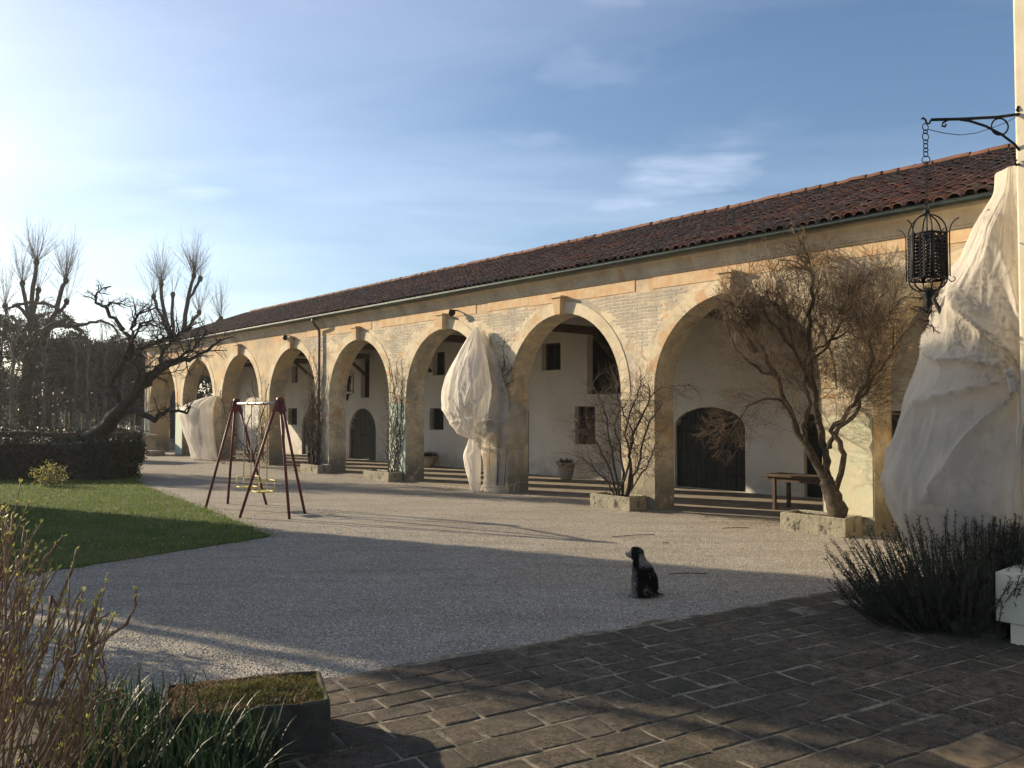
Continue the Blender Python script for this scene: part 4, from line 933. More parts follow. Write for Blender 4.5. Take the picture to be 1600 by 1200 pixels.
def limb(tr, pts, r0, r1, sub=3, wob=.02, n=9):
    """smooth tube through the given points, returns the dense polyline and radii"""
    P = [Vector(p) for p in pts]; out = []
    for i in range(len(P)-1):
        p0 = P[max(i-1, 0)]; p1 = P[i]; p2 = P[i+1]; p3 = P[min(i+2, len(P)-1)]
        for k in range(sub):
            t_ = k/sub; out.append(.5*((2*p1)+(p2-p0)*t_+(2*p0-5*p1+4*p2-p3)*t_*t_+(-p0+3*p1-3*p2+p3)*t_**3)+tr.rv()*wob*(1 if (i or k) else 0))
    out.append(P[-1]); m_ = len(out); rs = [r0+(r1-r0)*(i/(m_-1))**.8 for i in range(m_)]; rs = [r*tr.r.uniform(.9, 1.12) for r in rs]
    tr.thick.tube(out, rs, n); return out, rs

# --- large bare tree at the rightmost pillar (wisteria)
def FLv(px, py, y): return FL(px, py, y)
wt = empty('bare_tree', (0, 0, 0), 0, 'large twisted bare tree with a dense golden twig crown at the rightmost pillar', 'tree')
tr = Tree(5)
def keep_off(q):
    y = (q-F0).dot(N)
    return q+N*(.06-y) if y < .06 else q
tr.lim = keep_off
cfg = [dict(n=0, ratio=0, ang=0, wob=.16, up=.02, seg=4, taper=.5),
       dict(n=7, ratio=.52, ang=42, wob=.15, up=.03, seg=5, rr=.8, taper=.6, lo=.1),
       dict(n=9, ratio=.55, ang=42, wob=.13, up=.03, seg=6, rr=.7, lo=.15),
       dict(n=8, ratio=.5, ang=45, wob=.12, up=.04, seg=7, rr=.5, lo=.15)]
trunk, rt = limb(tr, [FL(1312, 812, .38), FL(1306, 790, .40), FL(1300, 770, .42), FL(1291, 752, .42)], .17, .12, 3, .01, 12)
limbs = [([(1293, 757, .42), (1276, 725, .45), (1262, 700, .5), (1245, 668, .6), (1228, 630, .75), (1212, 590, .9), (1196, 555, 1.05), (1180, 520, 1.1)], .095, .03),
         ([(1262, 700, .5), (1256, 665, .6), (1262, 630, .7), (1258, 590, .8), (1240, 545, .85), (1232, 500, .9)], .05, .022),
         ([(1297, 765, .40), (1292, 720, .40), (1286, 690, .38), (1277, 640, .36), (1270, 590, .40), (1266, 540, .42), (1266, 490, .45), (1270, 455, .5), (1268, 425, .5)], .08, .025),
         ([(1305, 770, .42), (1318, 722, .45), (1314, 690, .5), (1300, 672, .5), (1322, 648, .55), (1340, 620, .6), (1356, 590, .7), (1362, 550, .8), (1360, 515, .8)], .06, .022),
         ([(1296, 700, .45), (1312, 668, .5), (1338, 645, .55), (1352, 612, .6), (1375, 575, .7), (1395, 545, .9)], .05, .016),
         ([(1277, 620, .38), (1262, 590, .5), (1258, 560, .6), (1280, 545, .6), (1306, 528, .6), (1328, 518, .6)], .035, .014),
         ([(1270, 560, .42), (1292, 540, .5), (1318, 500, .5), (1332, 470, .5)], .03, .012),
         ([(1228, 630, .75), (1205, 622, .9), (1180, 630, 1.0), (1155, 655, 1.1)], .03, .012),
         ([(1212, 590, .9), (1180, 575, 1.2), (1150, 545, 1.3), (1132, 500, 1.3)], .035, .012),
         ([(1240, 545, .85), (1205, 500, 1.1), (1180, 460, 1.1)], .03, .012)]
for pts, r0, r1 in limbs:
    P, rs = limb(tr, [FL(*q) for q in pts], r0*.9, r1, 3, .018)
    L_ = sum((P[i+1]-P[i]).length for i in range(len(P)-1))
    nb_ = max(8, int(L_*17))
    tr.children(P, [min(r, .010) for r in rs], 1.0, 2, cfg, dict(n=nb_, ratio=1.0, ang=50, rr=.42, lo=.38, bias=tuple(N*.25+Vector((0, 0, .2)))))
    for e_ in range(3): tr.grow(P[-1], (P[-1]-P[-3])+tr.rv()*.15, .75, r1*.8, 2, cfg, keep_off)
# long upright shoots on top
for k in range(70):
    p = FL(tr.r.uniform(1185, 1335), tr.r.uniform(440, 530), tr.r.uniform(.3, 1.0)); tr.grow(p, Vector((tr.r.gauss(0, .18), 0, 1)), tr.r.uniform(.4, .95), .006, 1, cfg, keep_off)
for k in range(36):
    p = FL(tr.r.uniform(1345, 1405), tr.r.uniform(440, 560), tr.r.uniform(.3, 1.0)); tr.grow(p, Vector((tr.r.gauss(0, .2), 0, 1)), tr.r.uniform(.5, 1.0), .006, 1, cfg, keep_off)
tr.thick.build('trunk', MAT['bark'], wt); tr.twigs('crown', MAT['twig'], wt)

# --- bare shrub, second pillar
st = empty('bare_shrub', (0, 0, 0), 0, 'bare dark shrub with upright stems in the second stone planter from the right', 'shrub')
tr = Tree(9); tr.lim = keep_off
cfg2 = [dict(n=0, ratio=0, ang=0, wob=.2, up=.01, seg=4, taper=.5), dict(n=4, ratio=.55, ang=50, wob=.17, up=.02, seg=5, rr=.6, lo=.1), dict(n=5, ratio=.6, ang=45, wob=.15, up=.03, seg=5, rr=.55, lo=.1)]
for pts, r0 in (([(975, 780, .35), (985, 750, .4), (986, 710, .4), (990, 680, .4), (1002, 650, .4), (1015, 622, .5), (1012, 600, .6)], .05), ([(978, 780, .3), (990, 745, .4), (1000, 715, .4), (1008, 680, .4), (1020, 650, .5), (1035, 630, .6)], .035),
               ([(972, 780, .35), (974, 740, .4), (968, 705, .4), (962, 680, .5), (965, 655, .5), (978, 630, .5)], .035), ([(964, 780, .35), (957, 745, .5), (945, 715, .6), (930, 690, .8), (915, 668, 1.0), (900, 655, 1.1)], .03),
               ([(962, 780, .35), (950, 755, .6), (932, 735, .8), (915, 722, 1.0), (900, 712, 1.1)], .022), ([(968, 780, .4), (962, 740, .6), (955, 700, .7), (948, 660, .8), (940, 630, .9), (925, 600, 1.0)], .03),
               ([(982, 770, .4), (1003, 740, .5), (1018, 712, .6), (1028, 690, .7)], .02), ([(1015, 622, .5), (1035, 605, .7), (1060, 598, .9), (1078, 602, 1.0)], .014), ([(990, 680, .4), (975, 650, .4), (965, 620, .5), (968, 595, .6)], .02),
               ([(970, 760, .4), (985, 720, .5), (978, 680, .5), (985, 640, .5), (1000, 610, .5), (1002, 585, .5)], .025)):
    P, rs = limb(tr, [FL(*q) for q in pts], r0, .010, 3, .02); L_ = sum((P[i+1]-P[i]).length for i in range(len(P)-1))
    tr.children(P, [min(r, .016) for r in rs], .62, 2, cfg2, dict(n=int(L_*13), ratio=1.0, ang=55, rr=.45, lo=.22, bias=tuple(N*.2+Vector((0, 0, .1)))))
tr.thick.build('stems', MAT['bark_dark'], st); tr.twigs('twigs', MAT['twig_mid'], st)

# --- climbers against pillars
def climber(s, z0, z1, lab, seed, n=14, wid=.42, yy=.07, mat='bark_dark', tw='twig_dark', dens_=10, top_spread=1.0, r=.014):
    e = empty('bare_climber', (0, 0, 0), 0, lab, 'climber'); tr = Tree(seed)
    def lim(q):
        y = (q-F0).dot(N)
        return q+N*(.02-y) if y < .02 else q
    tr.lim = lim
    for k in range(n):
        s_ = s+tr.r.uniform(-.25, .3); ztop = z0+(z1-z0)*tr.r.uniform(.45, 1); pts = [W(s_, .10+tr.r.uniform(0, .1), .2)]
        m_ = 8
        for i in range(1, m_+1): s_ = max(s-wid, min(s+wid, s_+tr.r.gauss(0, .12*top_spread))); pts.append(W(s_, yy+tr.r.uniform(-.03, .07), z0+(ztop-z0)*i/m_))
        P, rs = limb(tr, pts, r*tr.r.uniform(.6, 1.3), .006, 3, .014, 5)
        tr.children(P, [.007]*len(P), .38, 1, cfg2, dict(n=dens_, ratio=1.0, ang=60, rr=.7, lo=.15))
    tr.thick.build('stems', MAT[mat], e); tr.twigs('twigs', MAT[tw], e); return e
climber(21.15, .25, 3.9, 'bare wiry climber spread over the green tinted pillar', 21, 16, .42)
climber(26.15, .25, 4.2, 'dense dark vine stems climbing beside the downpipe', 22, 26, .40, .16, 'bark_dark', 'twig_dark', 12, 1.0, .022)
climber(16.25, 2.3, 4.1, 'thin dry climber twigs above the wrapped pillar', 23, 7, .5, .05, 'bark_dark', 'twig_dark', 9)
climber(30.6, .1, 3.1, 'bare climber on the ochre pillar behind the swing set', 24, 9, .40, .08, 'bark', 'twig_mid', 8)
# dark arching shrub near the swing set's pillar
st = empty('bare_rose_bush', (0, 0, 0), 0, 'bare arching rose bush behind the red swing set', 'shrub'); tr = Tree(31); tr.lim = keep_off
for pts in ([(395, 722), (388, 705), (372, 690), (355, 680), (350, 690)], [(398, 722), (402, 700), (410, 680), (425, 668), (440, 665)], [(392, 722), (380, 700), (362, 670), (350, 640), (345, 610)], [(395, 722), (385, 690), (390, 655), (398, 625), (392, 590)],
            [(400, 722), (412, 700), (404, 670), (412, 640), (420, 600)], [(390, 722), (370, 712), (352, 722), (345, 726)], [(398, 720), (410, 712), (425, 718)], [(392, 722), (372, 690), (366, 655), (376, 620)]):
    P, rs = limb(tr, [FL(a, b, .8+.2*tr.r.random()) for a, b in pts], .035, .012, 3, .03); tr.children(P, [.013]*len(P), .7, 2, cfg2, dict(n=9, ratio=1.0, ang=50, rr=.6, lo=.25))
tr.thick.build('stems', MAT['bark_dark'], st); tr.twigs('twigs', MAT['twig_dark'], st)

def leaf_cloud(n, pts, size, rng=R):
    """n leaves at given centres (n,3): random oriented rhombs"""
    a = rng.normal(0, 1, (n, 3)); a /= np.linalg.norm(a, axis=1, keepdims=True); b = np.cross(a, rng.normal(0, 1, (n, 3))); b /= np.linalg.norm(b, axis=1, keepdims=True)
    s_ = size*rng.uniform(.6, 1.3, (n, 1)); V = np.stack([pts-a*s_, pts+b*s_*.45, pts+a*s_, pts-b*s_*.45], 1).reshape(-1, 3)
    return V, np.arange(n*4).reshape(n, 4), np.repeat(rng.uniform(0, 1, n), 4)
# ------------------------------------------------------------------ nets
def cloth(name, rings, mat, parent, nseg=64, sub=5, fold=.05, seed=0, nf=9, ties=(), knots=()):
    """rings: (cx, cy, z, rx, ry, rot); folds radiate from tie heights (small rings)"""
    rr_ = random.Random(seed); ph = [rr_.uniform(0, 6.28) for _ in range(6)]; P = rings; dense = []
    for i in range(len(P)-1):
        p0 = np.array(P[max(i-1, 0)]); p1 = np.array(P[i]); p2 = np.array(P[i+1]); p3 = np.array(P[min(i+2, len(P)-1)])
        for k in range(sub):
            t_ = k/sub; v_ = .5*((2*p1)+(p2-p0)*t_+(2*p0-5*p1+4*p2-p3)*t_*t_+(-p0+3*p1-3*p2+p3)*t_**3); v_[3:5] = np.maximum(v_[3:5], .02); dense.append(v_)
    dense.append(np.array(P[-1])); vs = []
    for (cx, cy, z, rx, ry, ro) in dense:
        tie = max([math.exp(-((z-tz)/tw)**2) for tz, tw in ties] or [0])
        for k in range(nseg):
            a = 2*PI*k/nseg
            f_ = math.sin(nf*a+ph[0]+1.2*mnoise.noise(Vector((math.cos(a)*2, math.sin(a)*2, z*.7+seed))))
            f2 = abs(mnoise.noise(Vector((math.cos(a)*2.2+seed, math.sin(a)*2.2, z*.9))))
            f3 = mnoise.noise(Vector((math.cos(a)*6+seed, math.sin(a)*6, z*1.8)))
            wv = mnoise.noise(Vector((math.cos(a)*1.6+seed, math.sin(a)*1.6, z*.8)))
            rg1 = (1-abs(math.sin(nf*.5*a+ph[1]+2.4*wv)))**4; rg2 = (1-abs(math.sin(nf*1.1*a+ph[2]+3.5*wv+z*.9)))**5; rg3 = (1-min(1, abs(f3)*3.2))**2
            m_ = 1+fold*(.3+1.8*tie)*f_-fold*2.2*(f2-.2)+fold*(.55+.9*tie)*rg1*1.3+fold*(.3+1.2*tie)*rg2+fold*.5*rg3+fold*.5*f3
            for ka, kz, ks in knots:
                da = (a-ka+PI) % (2*PI)-PI; du, dz_ = da*max(rx, ry), z-kz; dd_ = math.hypot(du, dz_); th2 = math.atan2(dz_, du)
                m_ += ks*(.42*math.exp(-dd_/.75)*((1-abs(math.sin(5.5*th2+1.3*mnoise.noise(Vector((du, dz_, 1))))))**3-.25)*(1-math.exp(-(dd_/.12)**2))-.22*math.exp(-(dd_/.30)**2))
            x, y = math.cos(a)*rx*m_, math.sin(a)*ry*m_; c_, s_ = math.cos(ro), math.sin(ro)
            vs.append((cx+x*c_-y*s_, cy+x*s_+y*c_, z+fold*.5*mnoise.noise(Vector((a, z*2, seed)))))
    n = nseg; m_ = len(dense); mb = MB(); mb.add(vs, [(i*n+k, (i+1)*n+k, (i+1)*n+(k+1) % n, i*n+(k+1) % n) for i in range(m_-1) for k in range(n)]+[tuple(range(n))], True)
    return mb.build(name, mat, parent)
def wrap_at(s, y, lab): return empty('wrapped_climber', tuple(W(s, y, 0)), ang, lab, 'wrapped plant', 'plants wrapped in white fleece')
# pillar 1.5 (s = 16.42)
wc = wrap_at(16.42, 0, 'white fleece wrapped climber in three bulging bundles on the third pillar from the right')
cloth('upper_wrap', [(.62, .22, 4.30, .05, .05, 0), (.60, .26, 4.12, .14, .12, 0), (.60, .34, 3.7, .38, .26, 0), (.66, .42, 3.2, .66, .36, 0), (.72, .46, 2.7, .84, .42, 0), (.74, .46, 2.2, .84, .40, 0), (.70, .42, 1.8, .62, .34, 0), (.66, .38, 1.5, .34, .22, 0), (.60, .34, 1.38, .12, .1, 0)], MAT['net'], wc, 150, 9, .075, 3, 6, ((4.2, .6), (1.4, .35)), ((1.9, 1.9, .6),))
cloth('middle_wrap', [(.50, .12, 4.20, .07, .05, 0), (.40, .14, 3.7, .30, .09, 0), (.26, .12, 3.2, .46, .12, 0), (.12, .10, 2.75, .52, .15, 0), (.04, -.14, 2.42, .52, .42, 0), (.02, -.18, 2.2, .57, .54, 0), (.04, -.14, 1.85, .66, .62, 0), (.02, -.14, 1.5, .68, .64, 0), (.04, -.18, 1.22, .54, .54, 0), (.04, -.2, 1.08, .49, .49, 0)], MAT['net_thin'], wc, 130, 8, .06, 8, 7, ((1.12, .35), (4.0, .4)), ((1.5, 1.25, .8),))
cloth('lower_wrap', [(.05, -.22, 1.12, .50, .49, 0), (.06, -.23, .95, .525, .51, 0), (.06, -.25, .6, .515, .50, 0), (.06, -.25, .25, .53, .52, 0), (.08, -.2, .05, .56, .54, 0), (.08, -.2, .0, .55, .53, 0)], MAT['net_thin'], wc, 130, 8, .05, 12, 7, ((1.14, .3),))
cloth('gathered_fold', [(.56, .40, 1.36, .10, .08, 0), (.52, .42, 1.15, .20, .14, 0), (.56, .42, .9, .28, .17, 0), (.52, .4, .5, .23, .15, 0), (.48, .38, .2, .17, .12, 0), (.45, .37, .01, .12, .1, 0)], MAT['net'], wc, 40, 6, .10, 14, 5, ((1.3, .3),))
mb = MB(); mb.tube([(.62*math.cos(a)+0, .54*math.sin(a)-.1, 1.14+.02*math.sin(3*a)) for a in np.linspace(0, 2*PI, 30)], .012, 5); mb.tube([(.70*math.cos(a), .60*math.sin(a)-.05, .22+.05*math.sin(2*a+1)) for a in np.linspace(0, 2*PI, 30)], .008, 5)
mb.tube([(-.78*math.cos(a), .66*math.sin(a)-.02, 1.98-.12*math.sin(a)) for a in np.linspace(-1.4, 1.4, 16)], .012, 5); mb.build('tie_cord', MAT['paleclay'], wc)
# pillar 5.5 (s = 35.3)
wg = wrap_at(35.26, 0, 'white fleece wrapped bundle leaning off the far pillar left of the swing set')
cloth('fleece_wrap', [(.1, .05, 2.75, .10, .08, 0), (.4, .2, 2.65, .42, .25, 0), (1.0, .42, 2.35, .98, .50, 0), (1.20, .5, 2.0, 1.20, .60, 0), (1.02, .46, 1.5, 1.08, .58, 0), (.82, .42, 1.0, .92, .55, 0), (.62, .38, .5, .78, .5, 0), (.45, .35, .1, .72, .50, 0), (.42, .33, .0, .70, .48, 0)], MAT['net'], wg, 96, 6, .065, 21, 7, ((2.7, .4),))
# villa corner net (large)
HC = Vector((5.11, 8.30, 0))
wn = empty('wrapped_tall_plant', (5.40, 8.95, 0), 0, 'tall plant bagged in white fleece against the villa corner on the right', 'wrapped plant', 'plants wrapped in white fleece')
def LW(py, lpx, depth=8.85): # left silhouette at a given pixel row -> (z, half width)
    p = at(lpx, py, depth); return p.z, 5.40-p.x
sil = [(262, 1590), (300, 1566), (350, 1536), (400, 1512), (440, 1490), (480, 1470), (520, 1461), (570, 1448), (620, 1430), (680, 1409), (730, 1394), (760, 1391), (800, 1402), (850, 1428), (900, 1455), (960, 1490)]
rings = []
for py, lx in sil:
    z, hw_ = LW(py, lx); hw_ = max(hw_, .05); rings.append((0, 0, z, hw_, min(.62, .15+hw_*.45), 0))
rings.append((0, 0, .02, rings[-1][3]*.9, .4, 0))
cloth('fleece_wrap', rings, MAT['net_grey'], wn, 300, 8, .032, 5, 6, ((4.75, .9),), ((-1.72, 2.45, 1.5),))
mb = MB(); kp_ = at(1580, 588, 8.2)-wn.location; bm = bmesh.new(); bmesh.ops.create_icosphere(bm, subdivisions=3, radius=.075)
for v_ in bm.verts: v_.co = Vector((v_.co.x*.55, v_.co.y*.6, v_.co.z*1.25))*(1+.25*mnoise.noise(v_.co*22))+kp_
mb.bm(bm, True)
for dx, dz, r_ in ((-.03, -.20, .034), (.03, -.17, .026), (-.10, .06, .030)):
    mb.tube([kp_, kp_+Vector((dx*.3, -.03, dz*.3)), kp_+Vector((dx*.7, -.05, dz*.7)), kp_+Vector((dx, -.03, dz))], [r_*.7, r_, r_*.9, r_*.25], 10)
mb.build('knot', MAT['net_grey'], wn)
mb = MB(); mb.tube([at(x, y, 8.15)-wn.location for x, y in ((1582, 600), (1590, 618), (1591, 640), (1594-2, 655), (1588, 672), (1589, 690), (1587, 700))], .005, 5); mb.build('cord', MAT['plinth'], wn)

def inside(e, clumps, n, seed):
    rs_ = np.random.default_rng(seed); tr = Tree(seed); Ps = []
    for (x, y, z, rx, rz_) in clumps:
        k = int(n/len(clumps)); d_ = rs_.normal(0, 1, (k, 3)); d_ /= np.linalg.norm(d_, axis=1, keepdims=True); P = d_*rs_.uniform(.2, 1, (k, 1))*np.array([rx*.85, rx*.28, rz_])+np.array([x, y, z]); Ps.append(P)
        for q in range(4): tr.grow((x, y, z-rz_*.6), Vector((rs_.normal()*.3, rs_.normal()*.15, 1)), rz_*.7, .010, 1, cfg2)
    V, F, A = leaf_cloud(sum(len(p) for p in Ps), np.concatenate(Ps), .035, rs_); link('plant_leaves', np_mesh('plant_leaves', V, F, attr=A), MAT['evergreen'], e)
    tr.thick.build('plant_stems', MAT['bark_dark'], e); tr.twigs('plant_twigs', MAT['twig_dark'], e)
inside(wc, [(.80, .45, 2.4, .5, .5), (.75, .42, 3.1, .32, .45), (0, .25, 1.8, .45, .35)], 1500, 91)
inside(wg, [(1.2, .45, 1.8, .7, .4), (.8, .4, 1.0, .5, .5)], 1200, 92)
inside(wn, [(-.3, 0, 3.0, .5, .7), (-.6, 0, 1.7, .7, .5), (-.5, 0, .9, .6, .5), (-.1, 0, 3.9, .22, .5)], 3200, 93)

# ------------------------------------------------------------------ villa corner, low wall, lantern bracket
vl = empty('villa_corner', tuple(HC), ang, 'cream plastered villa corner cutting the right edge of the view', 'building')
mb = MB(); mb.bbox(-7.0, 0, -5.0, 0, 0, 8.6, .02); mb.build('wall', MAT['cream_wall'], vl)
mb = MB(); mb.bbox(-7.0, .03, -5.0, .03, 0, .55, .01); mb.build('plinth', MAT['plinth'], vl)
mb = MB(); mb.box(-7.3, .3, -5.3, .3, 8.6, 8.8); mb.build('roof_edge', MAT['cornice'], vl)
lw = empty('low_garden_wall', (4.46, 7.46, 0), math.atan2(-.7553, .6554), 'low white plastered garden wall with an undercut corner at the right edge', 'wall')
mb = MB(); a = Vector((.0, .0)); 
mb.bbox(.0, 2.4, .0, .50, 0, .199, .012); mb.build('base_course', MAT['plinth'], lw)
mb = MB(); mb.bbox(-.11, 2.4, -.02, .55, .20, .645, .015); mb.build('upper_block', MAT['plinth'], lw)
br = empty('lantern_bracket', tuple(HC), 0, 'scrolled wrought iron wall bracket high on the villa corner', 'bracket')
bp = lambda px, py, Yd=None: at(px, py, 8.28-(px-1594)/143.0*(-.13) if Yd is None else Yd)-HC
mb = MB(); mb.tube([bp(1596, 178), bp(1558, 183), bp(1500, 186), bp(1455, 187)], .016, 8); mb.build('arm', MAT['iron'], br)
mb = MB(); mb.tube([bp(1594, 236), bp(1585, 225), bp(1565, 210), bp(1540, 197), bp(1515, 189), bp(1495, 186)], .013, 8)
mb.tube([bp(1497, 186), bp(1482, 187), bp(1473, 192), bp(1472, 197), bp(1477, 198), bp(1478, 194)], .010, 6)
mb.tube([bp(1594, 236), bp(1596, 246), bp(1594, 256), bp(1588, 258), bp(1585, 253), bp(1588, 250)], .013, 6); mb.build('strut', MAT['iron'], br)
mb = MB(); cc = bp(1562, 198); mb.torus(cc, .085, .009, (0, 1, 0), 22, 6); mb.build('ring', MAT['iron'], br)
mb = MB(); mb.tube([bp(1594, 180), bp(1598, 174), bp(1597, 167), bp(1591, 167), bp(1589, 172), bp(1593, 175)], .014, 6); mb.box(.0, .03, -.04, .02, 2, 3) if False else None; mb.build('scroll', MAT['iron'], br)
mb = MB(); mb.tube([bp(1455, 187), bp(1452, 193), bp(1448, 193), bp(1446, 187), bp(1442, 184), bp(1440, 186)], .010, 6); mb.build('hook', MAT['iron'], br)
mb = MB(); mb.tube([bp(1449, 202), bp(1475, 208), bp(1500, 211), bp(1525, 208), bp(1550, 200), bp(1575, 190), bp(1592, 180)], .004, 4); mb.build('cable', MAT['iron'], br)
YL = 8.41; lt = at(1448, 330, YL)
la = empty('iron_lantern', tuple(lt), .3, 'ornate black iron lantern hanging from a chain at top right', 'lantern')
lantern(la, 1.0, True)
for ch in la.children: ch.location = (0, 0, .045)
mb = MB(); top_z = at(1448, 193, YL).z-lt.z; z = top_z
ct = at(1448, 262, YL).z-lt.z
zz = z; i = 0
for (r_, f_) in ((.037, 1), (.020, 1), (.040, 1), (.022, 1), (.028, 1), (.022, 1), (.028, 1), (.038, 1)):
    mb.torus((0, 0, zz-r_), r_, .0055, (0, 1, 0) if i % 2 == 0 else (.6, .8, 0), 12, 5); zz -= 2*r_-.008; i += 1
for sx in (-.012, .012): chain(mb, (sx, 0, zz+.01), (sx*.3, 0, .04), .014, .0035, 22)
mb.build('chain', MAT['iron'], la)
# dark climber clump behind the lantern
dk = empty('dark_climber', (0, 0, 0), 0, 'dark tangled climber twigs below the lantern beside the fleece', 'climber'); tr = Tree(77)
for k in range(34):
    p = at(1462+tr.r.uniform(-16, 16), 478+tr.r.uniform(-22, 26), 9.1); tr.grow(p, Vector((tr.r.gauss(-.1, .7), tr.r.gauss(0, .3), tr.r.gauss(0, .6))), tr.r.uniform(.12, .3), .012, 2, cfg2)
P, rs = limb(tr, [at(1490, 560, 8.9), at(1478, 510, 8.9), at(1466, 478, 8.9), at(1458, 455, 8.9)], .03, .02, 3, .01)
tr.thick.build('stems', MAT['bark_dark'], dk); tr.twigs('twigs', MAT['bark_dark'], dk)

# ------------------------------------------------------------------ rosemary bush and rocks
def leafy_stems(name_root, lab, cat, stems, needle, nlen, nwid, matl, mats, rng, z_min=.1, r=.005):
    e = empty(name_root, (0, 0, 0), 0, lab, cat); mb = MB(); PV_ = []; DV = []
    for pts in stems:
        pts = [Vector(p) for p in pts]; mb.tube(pts, [r, r*.9, r*.6][:len(pts)] if len(pts) == 3 else r, 4, cap=False)
        for i in range(len(pts)-1):
            a, b = pts[i], pts[i+1]; L_ = (b-a).length; dd = (b-a)/L_; m_ = int(L_*needle)
            for k in range(m_):
                f_ = rng.random(); side = Vector((rng.gauss(0, 1), rng.gauss(0, 1), rng.gauss(0, 1))); side = (side-dd*side.dot(dd)).normalized()
                PV_.append(a.lerp(b, f_)); DV.append((dd*rng.uniform(.5, 1.2)+side).normalized()*nlen*rng.uniform(.6, 1.2))
    P = np.array([tuple(p) for p in PV_]); Dn = np.array([tuple(p) for p in DV]); n = len(P); sd = np.cross(Dn, R.normal(0, 1, (n, 3))); sd /= np.linalg.norm(sd, axis=1, keepdims=True)+1e-9
    V = np.stack([P-sd*nwid*.4, P+Dn*.55-sd*nwid, P+Dn, P+Dn*.55+sd*nwid], 1).reshape(-1, 3); F = np.arange(n*4).reshape(n, 4)
    mb.build('stems', mats, e); link('leaves', np_mesh('leaves', V, F, attr=np.repeat(R.uniform(0, 1, n), 4)), matl, e); return e
rr_ = random.Random(4); stems = []
for k in range(900):
    a = rr_.uniform(0, 2*PI); q = math.sqrt(rr_.random()); bx_ = 4.36+.74*q*math.cos(a); by_ = 8.15+.50*q*math.sin(a)
    lean = Vector((math.cos(a)*q*.9-.15, math.sin(a)*q*.7-.12, 1)).normalized(); L_ = rr_.uniform(.5, 1.12)*(1-.18*q)
    if rr_.random() < .28: lean = Vector((-1.1-rr_.random()*.5, -.2*rr_.random(), .75+rr_.random()*.5)).normalized(); L_ = rr_.uniform(.45, .72); bx_ -= .08
    if k % 4 == 0: bx_ = rr_.uniform(4.55, 5.15); by_ = rr_.uniform(8.0, 8.35); lean = Vector((rr_.gauss(0, .25), rr_.gauss(-.1, .15), 1)).normalized(); L_ = rr_.uniform(.6, 1.05)
    b0 = Vector((bx_, by_, .02)); m_ = b0+lean*L_*.5+Vector((rr_.gauss(0, .03), rr_.gauss(0, .03), 0)); tp = b0+lean*L_*.92+Vector((rr_.gauss(0, .04), rr_.gauss(0, .04), L_*.12)); stems.append([b0, m_, tp])
leafy_stems('rosemary_bush', 'big dark rosemary bush in front of the fleece at the paving edge', 'bush', stems, 120, .036, .0036, MAT['rosemary'], MAT['bark_dark'], rr_)
stems = []
for k in range(70):
    q_ = rr_.uniform(.0, .9); b0 = Vector((4.46+.6554*q_+.7553*.3, 7.46-.7553*q_+.6554*.3, .6)); lean = Vector((rr_.gauss(-.1, .35), rr_.gauss(0, .2), 1)).normalized(); L_ = rr_.uniform(.12, .5); stems.append([b0, b0+lean*L_*.5, b0+lean*L_])
leafy_stems('planter_herb', 'small dark herb growing on top of the low garden wall', 'plant', stems, 110, .035, .004, MAT['rosemary'], MAT['bark_dark'], rr_)
def rock(px, py, Yd, sx, sy, sz, lab, seed):
    p = at(px, py, Yd); bm = bmesh.new(); bmesh.ops.create_icosphere(bm, subdivisions=3, radius=1)
    for v_ in bm.verts:
        q = v_.co.copy(); v_.co = Vector((q.x*sx, q.y*sy, q.z*sz))*(1+.45*mnoise.noise(q*1.3+Vector((seed, 0, 0)))+.12*mnoise.noise(q*4+Vector((seed, 0, 0))))
    mb = MB(); mb.bm(bm); mb.build('rock', MAT['trough'], None, loc=(p.x, p.y, sz*.75 if p.z < .25 else p.z), rot=(rr_.uniform(-.4, .4), rr_.uniform(-.3, .3), rr_.uniform(0, 3)), label=lab, cat='rock', group='rocks beside the rosemary')
rock(1540, 982, 7.75, .20, .16, .13, 'low dark stone at ground level between rosemary and garden wall', 1)
rock(1530, 940, 7.9, .22, .16, .14, 'middle stone with a pale edge beside the garden wall', 2)
rock(1533, 905, 8.0, .13, .12, .10, 'upper small pale stone beside the garden wall top', 3)
rock(1510, 965, 7.8, .18, .14, .10, 'left flat stone half hidden under the rosemary', 5)

# ------------------------------------------------------------------ stone trough with moss, daffodils, left shrub
tc_ = Vector((-1.54, 5.27, 0)); tdir = math.atan2(5.08-4.89, -1.1+1.63)
tg = empty('stone_trough', tuple(tc_), tdir, 'low old stone trough filled with moss at the front left of the paving', 'trough')
rough_box('stone_rim', -.62, .36, -.30, .34, .33, .05, MAT['trough'], tg, random.Random(2), .022)
mb = MB(); n = 16; vs = [(-.58+.90*i/n, -.26+.56*j/n, .30+.05*math.sin(PI*i/n)*math.sin(PI*j/n)+.03*mnoise.noise(Vector((i*.5, j*.5, 8)))) for i in range(n+1) for j in range(n+1)]
mb.add(vs, [(i*(n+1)+j, (i+1)*(n+1)+j, (i+1)*(n+1)+j+1, i*(n+1)+j+1) for i in range(n) for j in range(n)], True); mb.build('soil', MAT['soil'], tg)
n = 15000; P = np.stack([R.uniform(-.60, .34, n), R.uniform(-.28, .32, n), np.full(n, .315)], 1)
P[:, 2] = .295+.055*np.sin(PI*np.clip((P[:, 0]+.58)/.9, 0, 1))*np.sin(PI*np.clip((P[:, 1]+.26)/.56, 0, 1))+.02*np.array([mnoise.noise(Vector((x*9, y*9, 0))) for x, y, _ in P]); V, F, A = blades(n, P, .03, .004, 1.4, R)
link('moss', np_mesh('moss', V, F, attr=A), MAT['moss'], tg, kind='stuff')
n = 1500; P = np.stack([R.triangular(-.60, -.5, .3, n), R.uniform(-.28, .32, n), np.full(n, .33)], 1); V, F, A = blades(n, P, .028, .005, 2.2, R, 2.2)
